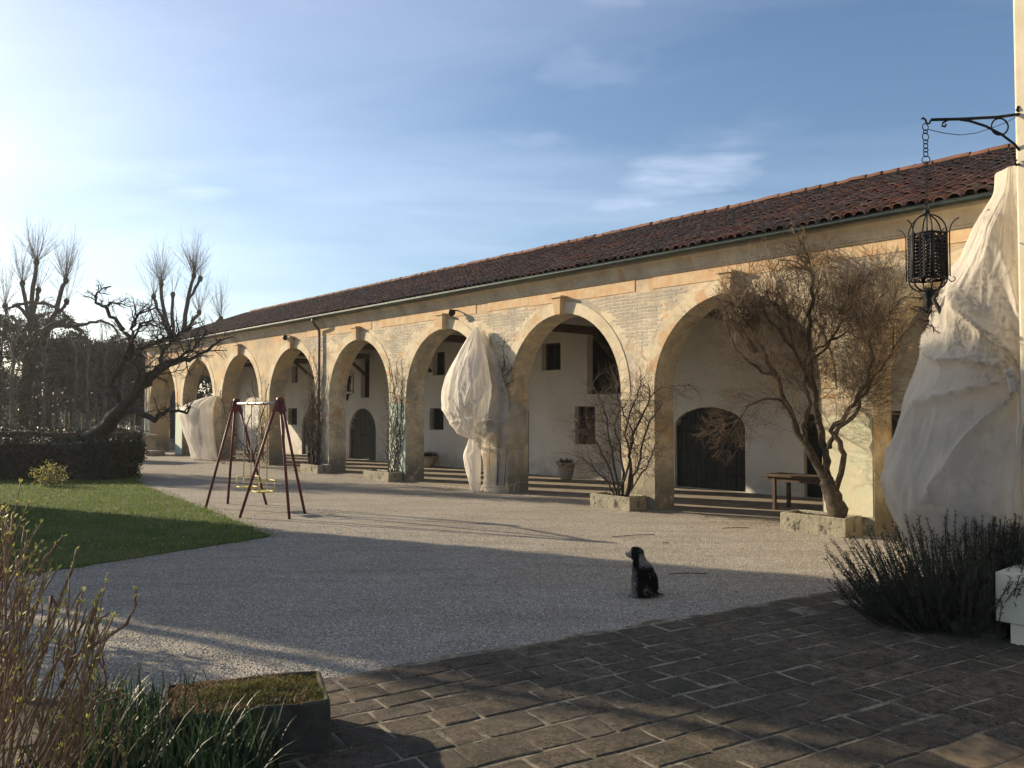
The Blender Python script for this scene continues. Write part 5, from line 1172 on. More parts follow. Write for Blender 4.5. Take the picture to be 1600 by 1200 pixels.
link('dead_leaves', np_mesh('dead_leaves', V, F, attr=A), MAT['dryleaf'], tg, kind='stuff')
# daffodil leaves
def strap(n, bases, L0, w0, rng):
    V = []; F = []; A = []; m_ = 6; b = 0
    for i in range(n):
        p = Vector(bases(rng)); az = rng.uniform(0, 2*PI); L_ = L0*rng.uniform(.6, 1.15); bend = rng.uniform(.1, 1.1)**1.5; t_ = Vector((math.cos(az), math.sin(az), 0)); sd = Vector((-math.sin(az+rng.uniform(-.6, .6)), math.cos(az), 0)); el = PI/2-rng.uniform(.02, .35); a_ = rng.random()
        for k in range(m_+1):
            w_ = w0*(1-(k/m_)**3)*.5+.0004; V += [tuple(p-sd*w_), tuple(p+sd*w_)]; A += [a_, a_]; p = p+(t_*math.cos(el)+Vector((0, 0, math.sin(el))))*L_/m_; el -= bend*(k+1)/m_*.42
        F += [(b+2*k, b+2*k+1, b+2*k+3, b+2*k+2) for k in range(m_)]; b += 2*(m_+1)
    return V, F, A
rd = random.Random(6)
for nm, (x0, x1, y0, y1), cnt_, L0, lab in (('daffodil_clump', (-2.35, -1.35, 4.0, 4.85), 620, .50, 'dark green daffodil leaves in front of the stone trough'), ('daffodil_clump', (-2.75, -2.0, 4.85, 5.6), 380, .42, 'dark green strap leaves between the shrub and the gravel')):
    V, F, A = strap(cnt_, lambda r: (r.uniform(x0, x1), r.uniform(y0, y1), 0.0), L0, .014, rd)
    link(nm, np_mesh(nm, V, F, True, A), MAT['narcissus'], None, label=lab, cat='plant', group='clumps of daffodil leaves')
# soil bed beneath
bed = dens([(-6, 2), (-1.1, 2), (-1.15, 4.0), (-1.35, 4.75), (-2.1, 5.25), (-2.3, 5.75), (-3.4, 6.1), (-6, 6.2)], .25, .05, gw)
mb = MB(); mb.prism(bed, -.01, .012); mb.build('soil_bed', MAT['soil'], kind='structure')
# shrub with many straight stems (lit)
sb = empty('budding_shrub', (0, 0, 0), 0, 'leafless shrub of straight tan stems with yellow green buds at the left front', 'shrub')
mb = MB(); buds = []
def budding(pts, r0, r1, n_b=6):
    P = [Vector(p) for p in pts]; out = []
    for i in range(len(P)-1):
        for k in range(3): out.append(P[i].lerp(P[i+1], k/3)+Vector((rd.gauss(0, .002), rd.gauss(0, .002), rd.gauss(0, .002))))
    out.append(P[-1]); m_ = len(out); rs = [r0+(r1-r0)*i/(m_-1) for i in range(m_)]
    rs2 = [r*(1.35 if (i % 3 == 0 and i) else 1) for i, r in enumerate(rs)]; mb.tube(out, rs2, 6)
    for k in range(n_b):
        f_ = rd.uniform(.35, 1)*(m_-1); i = min(int(f_), m_-2); buds.append((out[i].lerp(out[i+1], f_-i), (out[i+1]-out[i]).normalized()))
    buds.append((out[-1], (out[-1]-out[-2]).normalized())); return out
for k in range(118):
    tx = rd.uniform(-60, 190); ty = 800+max(0, (tx-20))*1.05+rd.expovariate(1/110) if tx > 20 else 790+rd.expovariate(1/110)
    ty = min(ty, 1150); Yd = rd.uniform(3.5, 4.5)
    tip = at(tx, ty, Yd); ln_ = rd.uniform(.5, 1.3); b0 = Vector((tip.x-rd.uniform(.05, .5)*ln_ + rd.gauss(0, .08), tip.y+rd.gauss(0, .15), max(.0, tip.z-ln_*1.15)))
    b0.x = max(min(b0.x, -1.75), -4.2)
    mid = b0.lerp(tip, .5)+Vector((rd.gauss(-.02, .03), rd.gauss(0, .03), rd.gauss(0, .02)))
    out = budding([b0, mid, tip], rd.uniform(.0038, .0072), rd.uniform(.0018, .0035), 4)
    for j in range(rd.choice([0, 1, 1, 2])):
        q = out[rd.randint(len(out)//2, len(out)-2)]; dd = Vector((rd.gauss(.15, .3), rd.gauss(0, .3), 1)).normalized(); budding([q, q+dd*rd.uniform(.06, .14), q+dd*rd.uniform(.16, .3)+Vector((.02, 0, .02))], .004, .0022, 2)
# named long stems seen against the gravel
for pts in ([(110, 1030), (160, 1000), (198, 975), (212, 945), (212, 922)], [(95, 1075), (135, 1010), (158, 965), (170, 958)], [(70, 1020), (80, 930), (88, 945), (84, 948)], [(40, 1100), (78, 985), (112, 890), (120, 858)], [(60, 900), (72, 870), (90, 850), (98, 838)],
            [(100, 1040), (118, 980), (122, 935)], [(120, 1040), (140, 980), (158, 925)]):
    budding([at(x, y, 4.0) for x, y in pts], .009, .004, 5)
for pts in ([(125, 1120), (150, 1090), (185, 1080), (205, 1045)], [(60, 1190), (90, 1130), (150, 1100), (200, 1085)]): budding([at(x, y, 3.9) for x, y in pts], .007, .003, 3)
mb.build('stems', MAT['stem'], sb)
V = []; F = []; A = []
for p, dd in buds:
    s_ = rd.uniform(.007, .018)
    for k in range(rd.choice([2, 3, 4])):
        u = Vector((rd.gauss(0, 1), rd.gauss(0, 1), rd.gauss(0, 1))); u = (u-dd*u.dot(dd)).normalized(); t_ = (dd*1.0+u*.8).normalized(); w_ = t_.cross(u).normalized(); b = len(V)
        V += [tuple(p), tuple(p+t_*s_+w_*s_*.35), tuple(p+t_*s_*1.9), tuple(p+t_*s_-w_*s_*.35)]; F.append((b, b+1, b+2, b+3)); A += [rd.random()]*4
link('buds', np_mesh('buds', V, F, attr=A), MAT['bud'], sb)

# ------------------------------------------------------------------ leaf clouds, hedges, background trees
def box_hedge(name, loc, rz, lx, ly, h, nleaf, size, lab, cat='hedge', mat='hedge', amp=.08, group=None):
    e = empty(name, loc, rz, lab, cat, group)
    bm = bmesh.new(); bmesh.ops.create_cube(bm, size=1)
    for v_ in bm.verts: v_.co = Vector((v_.co.x*lx, v_.co.y*ly, (v_.co.z+.5)*h))
    bmesh.ops.subdivide_edges(bm, edges=bm.edges[:], cuts=14, use_grid_fill=True)
    for v_ in bm.verts: v_.co += mnoise.noise_vector(v_.co*1.1)*amp+mnoise.noise_vector(v_.co*4)*amp*.4; v_.co *= .985
    m_ = MB(); m_.bm(bm); m_.build('inner_branches', MAT['bark_dark'], e)
    f_ = R.uniform(0, 1, nleaf); A_ = np.array([ly*h, ly*h, lx*h, lx*h, lx*ly]); A_ = A_/A_.sum(); w_ = R.choice(5, nleaf, p=A_)
    u, v_ = R.uniform(-.5, .5, nleaf), R.uniform(-.5, .5, nleaf); P = np.zeros((nleaf, 3))
    for i, (cx, cy, cz) in enumerate(((.5, None, None), (-.5, None, None), (None, .5, None), (None, -.5, None), (None, None, 1))):
        m2 = w_ == i
        if i < 2: P[m2] = np.stack([np.full(m2.sum(), cx*lx), u[m2]*ly, (v_[m2]+.5)*h], 1)
        elif i < 4: P[m2] = np.stack([u[m2]*lx, np.full(m2.sum(), cy*ly), (v_[m2]+.5)*h], 1)
        else: P[m2] = np.stack([u[m2]*lx, v_[m2]*ly, np.full(m2.sum(), h)], 1)
    dn = np.array([tuple(mnoise.noise_vector(Vector(p)*1.1)*amp*1.3) for p in P]); P = P+dn+R.normal(0, size*.9, P.shape); P[:, 2] = np.maximum(P[:, 2], .01)
    V, F, A = leaf_cloud(nleaf, P, size); link('leaves', np_mesh('leaves', V, F, attr=A), MAT[mat], e); return e
# clipped hedge behind the lawn
box_hedge('clipped_hedge', (-19.9, 25.8, 0), 0, 16.0, 1.7, 1.16, 30000, .05, 'low dark clipped hedge closing the lawn, its right end by the gravel', amp=.12)
box_hedge('clipped_hedge', (-21.5, 36.5, 0), -.35, 12, 1.5, 1.22, 9000, .07, 'second clipped hedge further back behind the lawn hedge', amp=.12)
# small yellowish shrub before the hedge
e = empty('small_shrub', (-12.75, 22.9, 0), 0, 'small yellow green shrub in front of the dark hedge', 'shrub'); tr = Tree(51)
for k in range(26): tr.grow((tr.r.gauss(0, .12), tr.r.gauss(0, .1), 0), Vector((tr.r.gauss(0, .6), tr.r.gauss(0, .4), 1)), tr.r.uniform(.35, .75), .012, 1, cfg2)
tr.thick.build('stems', MAT['bark'], e); tr.twigs('twigs', MAT['twig'], e)
tips = np.array([tuple(p[-1]) for p, _ in tr.tw for _q in range(3)]+[tuple(p[2]) for p, _ in tr.tw for _q in range(3)]); tips = tips+R.normal(0, .03, tips.shape)
V, F, A = leaf_cloud(len(tips), tips, .028); link('leaves', np_mesh('leaves', V, F, attr=A), MAT['bud'], e)

# big evergreens
def evergreen(name, loc, clumps, nleaf, size, lab, cat, trunk, mat='evergreen', seed=1, group=None, drape=0.0):
    e = empty(name, loc, 0, lab, cat, group); rs_ = np.random.default_rng(seed); tr = Tree(seed)
    m_ = trunk; limb(tr, [(0, 0, 0), (.1, 0, m_*.4), (-.1, .1, m_*.75), (0, 0, m_)], .32, .12, 3, .05, 10)
    Ps = []; tot = sum(c[3]*c[4] for c in clumps)
    for (x, y, z, rx, rz_) in clumps:
        limb(tr, [(0, 0, max(.8, z*.55)), (x*.5, y*.5, z*.75), (x*.95, y*.95, z)], .12, .03, 3, .08, 6)
        k = int(nleaf*rx*rz_/tot); d_ = rs_.normal(0, 1, (k, 3)); d_ /= np.linalg.norm(d_, axis=1, keepdims=True); q = rs_.uniform(.45, 1, (k, 1))**.6
        P = d_*q*np.array([rx, rx, rz_]); nz = np.array([mnoise.noise(Vector(tuple(p*1.1))+Vector((x, y, z))) for p in P]); P = P*(1+.28*nz[:, None]); P = P[nz > -.24]
        if drape: P[:, 2] -= drape*rs_.random(len(P))*np.abs(P[:, 0])
        Ps.append(P+np.array([x, y, z]))
    P = np.concatenate(Ps); P[:, 2] = np.maximum(P[:, 2], .05); V, F, A = leaf_cloud(len(P), P, size, rs_)
    tr.thick.build('trunk', MAT['bark_dark'], e); link('crown', np_mesh('crown', V, F, attr=A), MAT[mat], e); return e
def bgat(px, Yd): p = at(px, 642, Yd); return (p.x, p.y, 0)
evergreen('cedar_tree', bgat(-5, 55), [(0, 0, 7.0, 2.8, 1.6), (1.0, 0, 5.4, 3.0, 1.5), (-2, 0, 4.0, 3.4, 1.8), (.2, 0, 2.4, 3.0, 1.8), (-3.5, 0, 6.5, 3, 2), (-4, 0, 2.8, 3, 2.6), (.8, -.5, 8.0, 1.3, .5)], 30000, .12, 'dark drooping cedar at the far left edge behind the hedge', 'tree', 8.6, seed=2, drape=.25)
evergreen('cedar_tree', bgat(72, 60), [(0, 0, 6.6, 2.6, .8), (1.9, 0, 6.2, 1.9, .6), (-1.6, 0, 7.8, 2.0, .6), (.3, 0, 8.8, 1.4, .55), (1.2, 0, 4.9, 2.2, .7)], 16000, .11, 'thin crowned cedar with arched drooping boughs at the left', 'tree', 8.8, seed=3, drape=.35)
evergreen('holm_oak', bgat(112, 64), [(0, 0, 6.0, 2.6, 2.2), (1.8, 0, 4.6, 2.3, 2.4), (-1.5, 0, 4.2, 2.2, 2.2), (.2, 0, 7.2, 1.3, 1.0), (2.8, 0, 6.4, 1.4, 1.2)], 30000, .115, 'dense dark evergreen left of centre of the background thicket', 'tree', 5.5, seed=4)
evergreen('holm_oak', bgat(162, 66), [(0, 0, 5.8, 2.8, 2.0), (2.4, 0, 4.6, 2.2, 1.7), (-2.2, 0, 5.3, 1.7, 2.2), (.5, .5, 3.0, 3.2, 1.8), (1.0, 0, 7.3, .9, .9)], 30000, .115, 'dense dark evergreen in the middle of the background thicket', 'tree', 5.5, seed=5)
evergreen('holm_oak', bgat(215, 70), [(0, 0, 6.8, 2.4, 1.5), (2.6, 0, 6.8, 2.6, 1.4), (-2.2, 0, 6.2, 2.4, 1.8), (.5, .5, 4.2, 3.6, 2.2), (5.0, 1, 6.2, 2.6, 1.6)], 34000, .12, 'broad dark evergreen rising behind the left end of the barn', 'tree', 6, seed=6)
evergreen('umbrella_pine', bgat(290, 78), [(0, 0, 7.2, 3.2, 1.2), (3.0, 0, 6.6, 2.6, 1.2), (-3, 0, 6.2, 2.6, 1.6), (.0, .5, 3.8, 4.6, 2.4)], 12000, .18, 'dark evergreen seen through the end arch of the barn', 'tree', 6, seed=8)
# pollarded plane trees
cfgp = [dict(n=0, ratio=0, ang=0, wob=.05, up=.03, seg=4, taper=.4), dict(n=4, ratio=.45, ang=24, wob=.06, up=.05, seg=5, rr=.6, lo=.25, thick=.03)]
def plane_tree(px, Yd, limbs_, lab, seed):
    base = Vector(bgat(px, Yd)); e = empty('pollarded_plane', tuple(base), 0, lab, 'tree', 'pollarded plane trees behind the yard'); tr = Tree(seed)
    for pts, r0, heads in limbs_:
        P = [at(x, y, Yd+dy)-base for x, y, dy in pts]; out, rs = limb(tr, P, r0*.85, .12, 3, .05, 8)
        tr.thick.tube([P[-1]-Vector((0, 0, .15)), P[-1]+Vector((0, 0, .12)), P[-1]+Vector((.05, 0, .3))], [.13, .21, .11], 8)
        for k in range(heads):
            a = tr.r.uniform(0, 2*PI); sp = tr.r.uniform(.05, 1.25)*tr.r.choice([1, 1, .5]); d_ = Vector((math.cos(a)*sp, math.sin(a)*sp*.8, 1)).normalized()
            tr.grow(P[-1]+Vector((0, 0, .1)), d_, tr.r.uniform(1.2, 3.8)*(1-.22*sp), tr.r.uniform(.009, .016), 1, cfgp)
        for k in range(heads//5):
            q = out[tr.r.randint(len(out)//2, len(out)-1)]; tr.grow(q, Vector((tr.r.gauss(0, .8), tr.r.gauss(0, .6), .7)), tr.r.uniform(.8, 1.6), .012, 1, cfgp)
    tr.thick.build('trunk', MAT['bark_dark'], e); tr.twigs('crown', MAT['twig_dark'], e)
plane_tree(62, 58, [([(60, 700, 0), (58, 600, 0), (55, 520, 0), (50, 470, 0), (57, 412, 0)], .42, 58), ([(55, 520, 0), (42, 480, .5), (35, 445, .5)], .24, 42), ([(58, 560, 0), (78, 510, -.5), (90, 475, -.5), (103, 440, -.5)], .28, 60), ([(50, 500, 0), (58, 465, 0), (60, 455, 0)], .16, 16), ([(60, 560, 0), (20, 520, 1), (8, 480, 1)], .2, 36), ([(86, 490, -.5), (98, 482, 0), (104, 473, 0)], .13, 14)],
           'pollarded plane with three heads of long shoots at the far left', 61)
plane_tree(275, 64, [([(272, 700, 0), (270, 600, 0), (266, 530, 0), (254, 480, 0), (252, 446, 0)], .32, 50), ([(270, 600, 0), (284, 530, 0), (292, 475, 0), (303, 432, 0)], .30, 62), ([(270, 580, 0), (271, 510, 0), (270, 462, 0)], .17, 8), ([(288, 520, 0), (300, 505, 0), (311, 490, 0)], .14, 26), ([(294, 470, 0), (306, 450, 0), (313, 437, 0)], .12, 18), ([(262, 510, 0), (250, 490, 0), (240, 465, 0)], .13, 22),
                     ([(300, 560, 0), (330, 515, 0), (345, 500, 0)], .13, 30)], 'pollarded plane with two tall heads rising beyond the barn roof end', 62)
# leaning bare tree behind the hedge, reaching over the yard
e = empty('leaning_tree', tuple(at(128, 700, 27.2)*1), 0, 'old leaning tree whose crooked bare boughs reach over the yard from the left', 'tree'); e.location.z = 0; tr = Tree(71)
cfg3 = [dict(n=0, ratio=0, ang=0, wob=.22, up=.0, seg=5, taper=.5), dict(n=4, ratio=.6, ang=45, wob=.2, up=.01, seg=5, rr=.6, lo=.15, thick=.02), dict(n=5, ratio=.6, ang=45, wob=.18, up=.02, seg=5, rr=.6, lo=.15, thick=.02)]
B0 = e.location.copy()
for pts, r0, r1, nn_, L_ in (([(118, 752), (130, 708), (150, 680), (175, 655), (200, 635)], .36, .22, 0, 0), ([(200, 636), (215, 612), (235, 592), (262, 572), (285, 562), (300, 560), (325, 545), (345, 530)], .15, .03, 16, .9), ([(222, 606), (228, 590), (248, 572), (265, 566), (283, 560)], .11, .06, 5, .7),
                     ([(196, 640), (215, 640), (235, 652), (246, 650), (262, 640), (285, 646), (298, 634)], .12, .03, 8, .6), ([(242, 582), (252, 560), (262, 540), (282, 520), (300, 512)], .08, .025, 14, .8), ([(262, 572), (290, 552), (310, 535), (322, 515)], .06, .02, 12, .8),
                     ([(178, 650), (185, 620), (180, 590), (195, 560), (215, 545)], .10, .03, 12, .9), ([(205, 625), (220, 580), (205, 555), (215, 520), (240, 500)], .09, .025, 16, .9), ([(192, 515), (178, 498), (165, 482), (150, 470), (148, 460), (158, 452), (172, 448)], .07, .02, 9, .5),
                     ([(185, 590), (205, 540), (195, 520)], .09, .07, 3, .5), ([(165, 482), (172, 470), (190, 475), (205, 480)], .035, .015, 7, .5), ([(205, 545), (208, 510), (220, 490), (245, 480)], .06, .02, 14, .8), ([(215, 545), (240, 540), (262, 525), (270, 505)], .05, .02, 14, .8)):
    P = [at(x, y, 27.2-.012*max(0, x-120))-B0 for x, y in pts]; out, rs = limb(tr, P, r0, r1, 3, .05, 9)
    if nn_: tr.children(out, [min(r, .035) for r in rs], L_, 2, cfg3, dict(n=nn_, ratio=1.0, ang=55, rr=.7, lo=.2, bias=(0, 0, .25)))
tr.thick.build('trunk', MAT['bark_dark'], e); tr.twigs('crown', MAT['twig_dark'], e)
# cedar-like arched bare boughs against the sky (far left)
e = empty('arching_boughs_tree', bgat(110, 56), 0, 'dark tree of arching snake like boughs before the bright sky', 'tree'); tr = Tree(73); B0 = Vector(e.location)
for pts, r0, r1 in (([(40, 700), (42, 600), (50, 545), (65, 520), (90, 508), (112, 510), (130, 520)], .45, .12), ([(85, 510), (105, 508), (130, 508), (150, 502), (165, 503), (178, 512), (184, 524)], .14, .05), ([(20, 480), (35, 473), (60, 474), (78, 477), (95, 485), (110, 500), (130, 508)], .12, .05),
                    ([(50, 545), (45, 500), (30, 478), (8, 483)], .2, .06), ([(55, 560), (75, 540), (95, 530), (108, 533)], .16, .08), ([(45, 600), (70, 575), (90, 570), (105, 580)], .14, .06), ([(60, 474), (66, 470), (72, 474), (76, 482)], .06, .04)):
    P = [at(x, y, 56)-B0 for x, y in pts]; out, rs = limb(tr, P, r0, r1, 3, .05, 8); tr.children(out, [min(r, .045) for r in rs], 1.0, 1, cfg3, dict(n=14, ratio=1.0, ang=60, rr=.6, lo=.3, bias=(0, 0, -.6)))
tr.thick.build('trunk', MAT['bark_dark'], e); tr.twigs('crown', MAT['twig_dark'], e)
# park trunks behind (bare straight trees): two prototypes, copied
protos = []
for sd in (81, 82):
    e = empty('park_tree', (0, 0, 0)); tr = Tree(sd); out, rs = limb(tr, [(0, 0, 0), (.1, 0, 2), (-.05, .1, 4.5), (.1, 0, 7)], .20, .07, 3, .05, 8)
    tr.children(out, [min(r, .07) for r in rs], 2.4, 1, cfg3, dict(n=16, ratio=1.0, ang=45, rr=.5, lo=.3, bias=(0, 0, .5)))
    tr.thick.build('trunk', MAT['plane_bark'], e); tr.twigs('crown', MAT['twig_dark'], e); protos.append(e)
rt_ = random.Random(12)
spots = [(20, 48), (42, 56), (68, 52), (88, 60), (104, 68), (118, 53), (136, 50), (150, 62), (163, 57), (178, 66), (192, 58), (206, 72), (246, 80), (262, 76), (306, 84), (330, 90), (352, 84), (372, 92), (130, 74), (56, 72), (92, 80), (172, 82), (225, 86)]
park_labels = ['bare park tree at the left edge before the cedar', 'bare park tree between the left edge and the three headed plane', 'bare park tree with a thick near trunk just right of the three headed plane',
 'bare park tree in the gap right of the three headed plane', 'slim bare park tree before the first dense evergreen', 'near bare park tree left of the leaning tree foot', 'bare park tree directly behind the foot of the leaning tree', 'bare park tree seen under the lower arc of the leaning tree',
 'bare park tree before the middle dense evergreen', 'faint bare park tree behind the middle evergreen', 'bare park tree just left of the barn end', 'small far bare tree beside the barn corner downpipe', 'bare tree seen through the last arch of the barn', 'far bare tree seen through the last arch behind the wellhead',
 'bare tree seen through the second last arch', 'far bare tree seen above the fleece bundle through the arch', 'bare tree hidden mostly by the far fleece bundle', 'bare tree in the gap of the end arch behind the swing set', 'far bare tree behind the low second hedge', 'far bare tree behind the three headed plane trunk', 'far thin bare tree behind the arching boughs', 'far thin bare tree right of the middle evergreen', 'farthest bare tree beyond the iron railing']
used = [False, False]
for i, (px, Yd) in enumerate(spots):
    j = i % 2; o = protos[j] if not used[j] else copy_tree(protos[j]); used[j] = True; o.location = bgat(px, Yd); o.rotation_euler.z = rt_.uniform(0, 6); s_ = rt_.uniform(.72, 1.0); o.scale = (s_*.95, s_*.95, s_)
    tag(o, park_labels[i], 'tree', 'bare trees of the park behind the hedge')
# distant wood as one mass
n = 26000; px2 = R.uniform(-260, 520, n); Y2 = R.uniform(100, 125, n); hh = np.array([4.2+2.6*mnoise.noise(Vector((p*.02, 0, 0)))+1.2*mnoise.noise(Vector((p*.09, 3, 0))) for p in px2])
P = np.stack([(px2-800)/FPX*Y2, Y2, R.uniform(0, 1, n)**.8*hh], 1); V, F, A = leaf_cloud(n, P, .34)
link('far_wood', np_mesh('far_wood', V, F, attr=A), MAT['evergreen'], None, label='distant low wood along the horizon behind the park trees', cat='wood', kind='stuff')
# low iron gate/fence beyond the barn end
fc = empty('iron_fence', (-22.5, 51.0, 0), math.atan2(56.6-51.2, -26.9+22.6), 'low iron railing with pale posts beyond the barn end', 'fence')
for k in range(5):
    mb = MB(); mb.bbox(k*2.2-.14, k*2.2+.14, -.14, .14, 0, 1.15 if k else 1.9, .02); mb.build('post', MAT['paleclay'], fc)
for k in range(4):
    mb = MB(); a, b = k*2.2+.16, k*2.2+2.04
    for z in (.15, .95): mb.box(a, b, -.02, .02, z, z+.04)
    x = a+.08
    while x < b: mb.tube([(x, 0, .1), (x, 0, 1.05)], .013, 4); x += .13
    mb.build('railing', MAT['iron'], fc)

# ------------------------------------------------------------------ trees left of the view (they shade yard and paving)
nv = Vector((.4617, .887, 0)); Lh = Vector((-.887, .4617, 0))
def shade_pos(n_, t_): p = nv*n_+Lh*t_; return (p.x, p.y, 0)
box_hedge('yard_shade_screen', shade_pos(8.38, 24.0), math.atan2(Lh.y, Lh.x), 2.6, 5.04, 10.4, 26000, .11, 'tall clipped evergreen screen added out of view left of the lawn to shade the yard', amp=.10)  # unseen screen, its form chosen to cast the yard's shadow edge
evergreen('round_evergreen', shade_pos(17.6, 36), [(0, 0, 5.4, 1.7, 2.6), (.6, .3, 7.4, 1.2, 1.2), (-.6, -.3, 3.0, 1.6, 2.2)], 12000, .10, 'round evergreen tree left of the lawn', 'tree', 4.5, seed=9)
e = copy_tree(protos[0]); e.location = shade_pos(2.6, 17.5); e.scale = (.85, .85, .85); e.rotation_euler.z = 1; tag(e, 'bare tree standing left of the paving', 'tree')

evergreen('gravel_shade_shrub', shade_pos(4.35, 10.0), [(0, 0, .85, .8, .9), (.2, .3, 1.2, .5, .5)], 5000, .05, 'rounded evergreen shrub added out of view to shade the near gravel', 'shrub', .8, seed=10)  # unseen shrub put in to darken a sunny strip of gravel
e = copy_tree(protos[1]); e.location = shade_pos(5.5, 17.0); e.scale = (.75, .75, .95); e.rotation_euler.z = 2; tag(e, 'second bare tree added left of the view to dapple the paving', 'tree')  # extra unseen tree that breaks up the sun on the paving
# ------------------------------------------------------------------ dog (one continuous body, facing left)
dg = empty('dog', (1.50, 9.42, 0), 0, 'seated black and white spaniel seen from behind, looking left', 'dog')
def ell(bm, c, r, rot=(0, 0, 0), sub=3):
    M_ = Matrix.Translation(c) @ Matrix.Rotation(rot[2], 4, 'Z') @ Matrix.Rotation(rot[1], 4, 'Y') @ Matrix.Rotation(rot[0], 4, 'X') @ Matrix.Diagonal((r[0], r[1], r[2], 1)); bmesh.ops.create_icosphere(bm, subdivisions=sub, radius=1, matrix=M_)
bm = bmesh.new()                                                          # local: -x forward (to the left), z up
ell(bm, (.035, 0, .13), (.115, .125, .125)); ell(bm, (.045, 0, .20), (.10, .115, .13), (0, -.25, 0)); ell(bm, (.015, 0, .29), (.088, .10, .13), (0, -.4, 0)); ell(bm, (-.03, 0, .35), (.078, .088, .12), (0, -.5, 0))
ell(bm, (-.065, 0, .30), (.07, .082, .12)); ell(bm, (-.050, 0, .42), (.062, .066, .09), (0, -.45, 0)); ell(bm, (-.085, -.01, .490), (.078, .070, .068))       # neck, skull
ell(bm, (-.105, -.01, .522), (.052, .050, .036)); ell(bm, (-.145, -.02, .472), (.058, .034, .036), (0, -.12, .12)); ell(bm, (-.186, -.026, .468), (.024, .026, .026)); ell(bm, (-.14, -.02, .450), (.048, .026, .022)); ell(bm, (-.205, -.028, .482), (.010, .012, .010))
for sy in (-1, 1):
    ell(bm, (-.02, sy*.085, .09), (.115, .048, .09), (0, .25, 0)); ell(bm, (-.075, sy*.095, .022), (.075, .027, .022)); ell(bm, (-.105, sy*.048, .20), (.036, .032, .10), (0, .05, 0)); ell(bm, (-.112, sy*.048, .08), (.027, .026, .085)); ell(bm, (-.13, sy*.048, .018), (.042, .028, .02))
    ell(bm, (-.070, sy*.070-.01, .425), (.046, .020, .074), (sy*.10, .10, 0)); ell(bm, (-.062, sy*.060-.01, .485), (.038, .022, .045))
for k in range(4): ell(bm, (.13+k*.020, .02+k*.006, .035-.003*k), (.026, .020-.001*k, .022-.002*k), sub=2)
me = bpy.data.meshes.new('body'); bm.to_mesh(me); bm.free()
t = NT('spaniel_coat'); X, Y_, Z = t.xyz(); pn = t.noise(9, 5, .6); rn = t.noise(75, 4, .7)
blk = (.012, .010, .009); wht = (.40, .37, .33); roan = t.mix(t.ramp(rn, (.42, 0), (.6, 1)), (.04, .037, .034), (.34, .31, .28))
c = t.mix(t.ramp(pn, (.57, 0), (.62, .7)), blk, roan)
def gt(v, th, k=40.0): return t.math('MULTIPLY', t.math('SUBTRACT', v, th), k, True)
def lt(v, th, k=40.0): return t.math('MULTIPLY', t.math('SUBTRACT', th, v), k, True)
AND = lambda a, b: t.math('MULTIPLY', a, b)
wob = t.math('ADD', X, t.math('MULTIPLY', t.math('SUBTRACT', pn, .5), .12)); wz = t.math('ADD', Z, t.math('MULTIPLY', t.math('SUBTRACT', rn, .5), .16))
c = t.mix(AND(lt(wob, -.055, 25.0), lt(wz, .33, 15.0)), c, roan)
c = t.mix(AND(AND(gt(wz, .33, 20.0), gt(wob, -.058, 40.0)), lt(wz, .50)), c, t.mix(t.ramp(rn, (.38, 0), (.55, 1)), (.06, .055, .05), (.40, .37, .33)))
head = AND(gt(Z, .36, 60.0), lt(X, -.035, 60.0)); c = t.mix(head, c, blk)
c = t.mix(AND(lt(X, -.128, 60.0), gt(Z, .43, 40.0)), c, (.30, .26, .22))
c = t.mix(AND(lt(X, -.05, 40.0), lt(wz, .10, 20.0)), c, t.mix(t.ramp(rn, (.4, 0), (.6, 1)), (.12, .08, .06), (.34, .30, .26)))
nose = t.math('MULTIPLY', t.math('SUBTRACT', -.200, X), 200.0, True); c = t.mix(nose, c, (.01, .01, .01))
t.b.inputs['Specular IOR Level'].default_value = .08; t.col(c).rough(.95).bump(t.noise(60, 5, .7, t.map((1, 1, .35))), .9, .02); MAT['dog'] = t.m
body = link('body', me, MAT['dog'], dg)
rm = body.modifiers.new('Remesh', 'REMESH'); rm.mode = 'VOXEL'; rm.voxel_size = .008; rm.use_smooth_shade = True
smm = body.modifiers.new('Smooth', 'SMOOTH'); smm.iterations = 4; smm.factor = .6
bpy.context.view_layer.update(); dgph = bpy.context.evaluated_depsgraph_get(); ev = body.evaluated_get(dgph); em = bpy.data.meshes.new_from_object(ev)
nv_ = len(em.vertices); co = np.zeros(nv_*3, np.float32); em.vertices.foreach_get('co', co); co = co.reshape(-1, 3); no = np.zeros(nv_*3, np.float32); em.vertices.foreach_get('normal', no); no = no.reshape(-1, 3)
body.modifiers.clear(); body.data = em
if not em.materials: em.materials.append(MAT['dog'])
ii = R.integers(0, nv_, 15000); P = co[ii]; Nn = no[ii]; flow = np.array([.25, 0, -1.0]); Dn = Nn*.45+flow+R.normal(0, .25, P.shape); Dn /= np.linalg.norm(Dn, axis=1, keepdims=True)
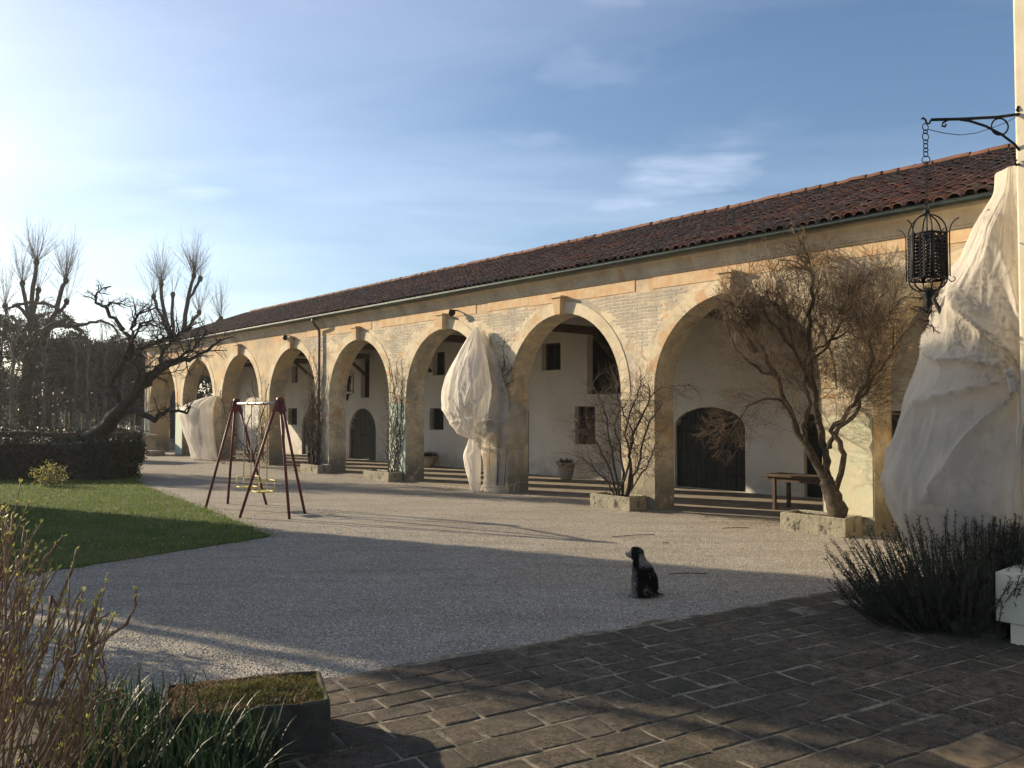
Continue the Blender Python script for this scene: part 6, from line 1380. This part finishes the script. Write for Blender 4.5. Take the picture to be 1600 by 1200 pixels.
ear = (P[:, 2] > .36) & (P[:, 2] < .47) & (np.abs(P[:, 1]+.01) > .045); ln_ = np.where(ear, .042, .028)*R.uniform(.6, 1.3, len(P)); ln_ = np.where(P[:, 2] < .03, .003, ln_); ln_ = np.where((P[:, 0] < -.14) & (P[:, 2] > .4), .003, ln_)
sd = np.cross(Dn, Nn); sd /= np.linalg.norm(sd, axis=1, keepdims=True)+1e-6; w2 = .0028
V = np.stack([P-sd*w2, P+sd*w2, P+Dn*ln_[:, None]], 1).reshape(-1, 3); V[:, 2] = np.maximum(V[:, 2], .001)
link('coat_hair', np_mesh('coat_hair', V, np.arange(len(V)).reshape(-1, 3)), MAT['dog'], dg)
mb = MB()
for sy in (-1,):
    bm = bmesh.new(); bmesh.ops.create_icosphere(bm, subdivisions=2, radius=.009, matrix=Matrix.Translation((-.138, -.052, .492))); mb.bm(bm, True)
mb.build('eye', MAT['iron'], dg)
dg.rotation_euler.z = math.radians(-18)
dg.scale = (1.0, 1.0, 1.0)
n = 4200; q = R.uniform(0, 1, n); sx_ = R.uniform(4.5, 30, n); yy_ = np.where(q < .6, .1+R.exponential(.35, n), R.uniform(.5, 9, n)); P = np.array([tuple(W(a_, b_, .012)) for a_, b_ in zip(sx_, yy_)])
P = P[np.array([mnoise.noise(Vector((p[0]*.9, p[1]*.9, 2))) > -.1 for p in P])]; V, F, A = leaf_cloud(len(P), P+R.normal(0, .004, P.shape), .016); V[:, 2] = np.maximum(V[:, 2], .004)
link('fallen_leaves', np_mesh('fallen_leaves', V, F, attr=A), MAT['dryleaf'], None, label='small dry leaves and crumbs scattered on the gravel along the arcade', cat='leaves', kind='stuff')
# a few sticks on the gravel
for k, (px, py, L_, a) in enumerate(((1150, 826, .5, .1), (990, 838, .8, .35), (1075, 898, .5, .05), (1040, 850, .12, .6))):
    p = G(px, py); mb = MB(); mb.tube([(-L_/2, 0, .012), (0, .03, .018), (L_/2, 0, .012)], .006, 5); mb.build('stick', MAT['bark'], None, loc=tuple(p), rot=(0, 0, a), label=['thin twig on the sunny gravel between the dog and the large tree', 'long thin twig lying on the gravel above the dog', 'thin twig on the shaded gravel right of the dog', 'tiny twig on the gravel just above the dog'][k], cat='twig', group='twigs on the gravel')
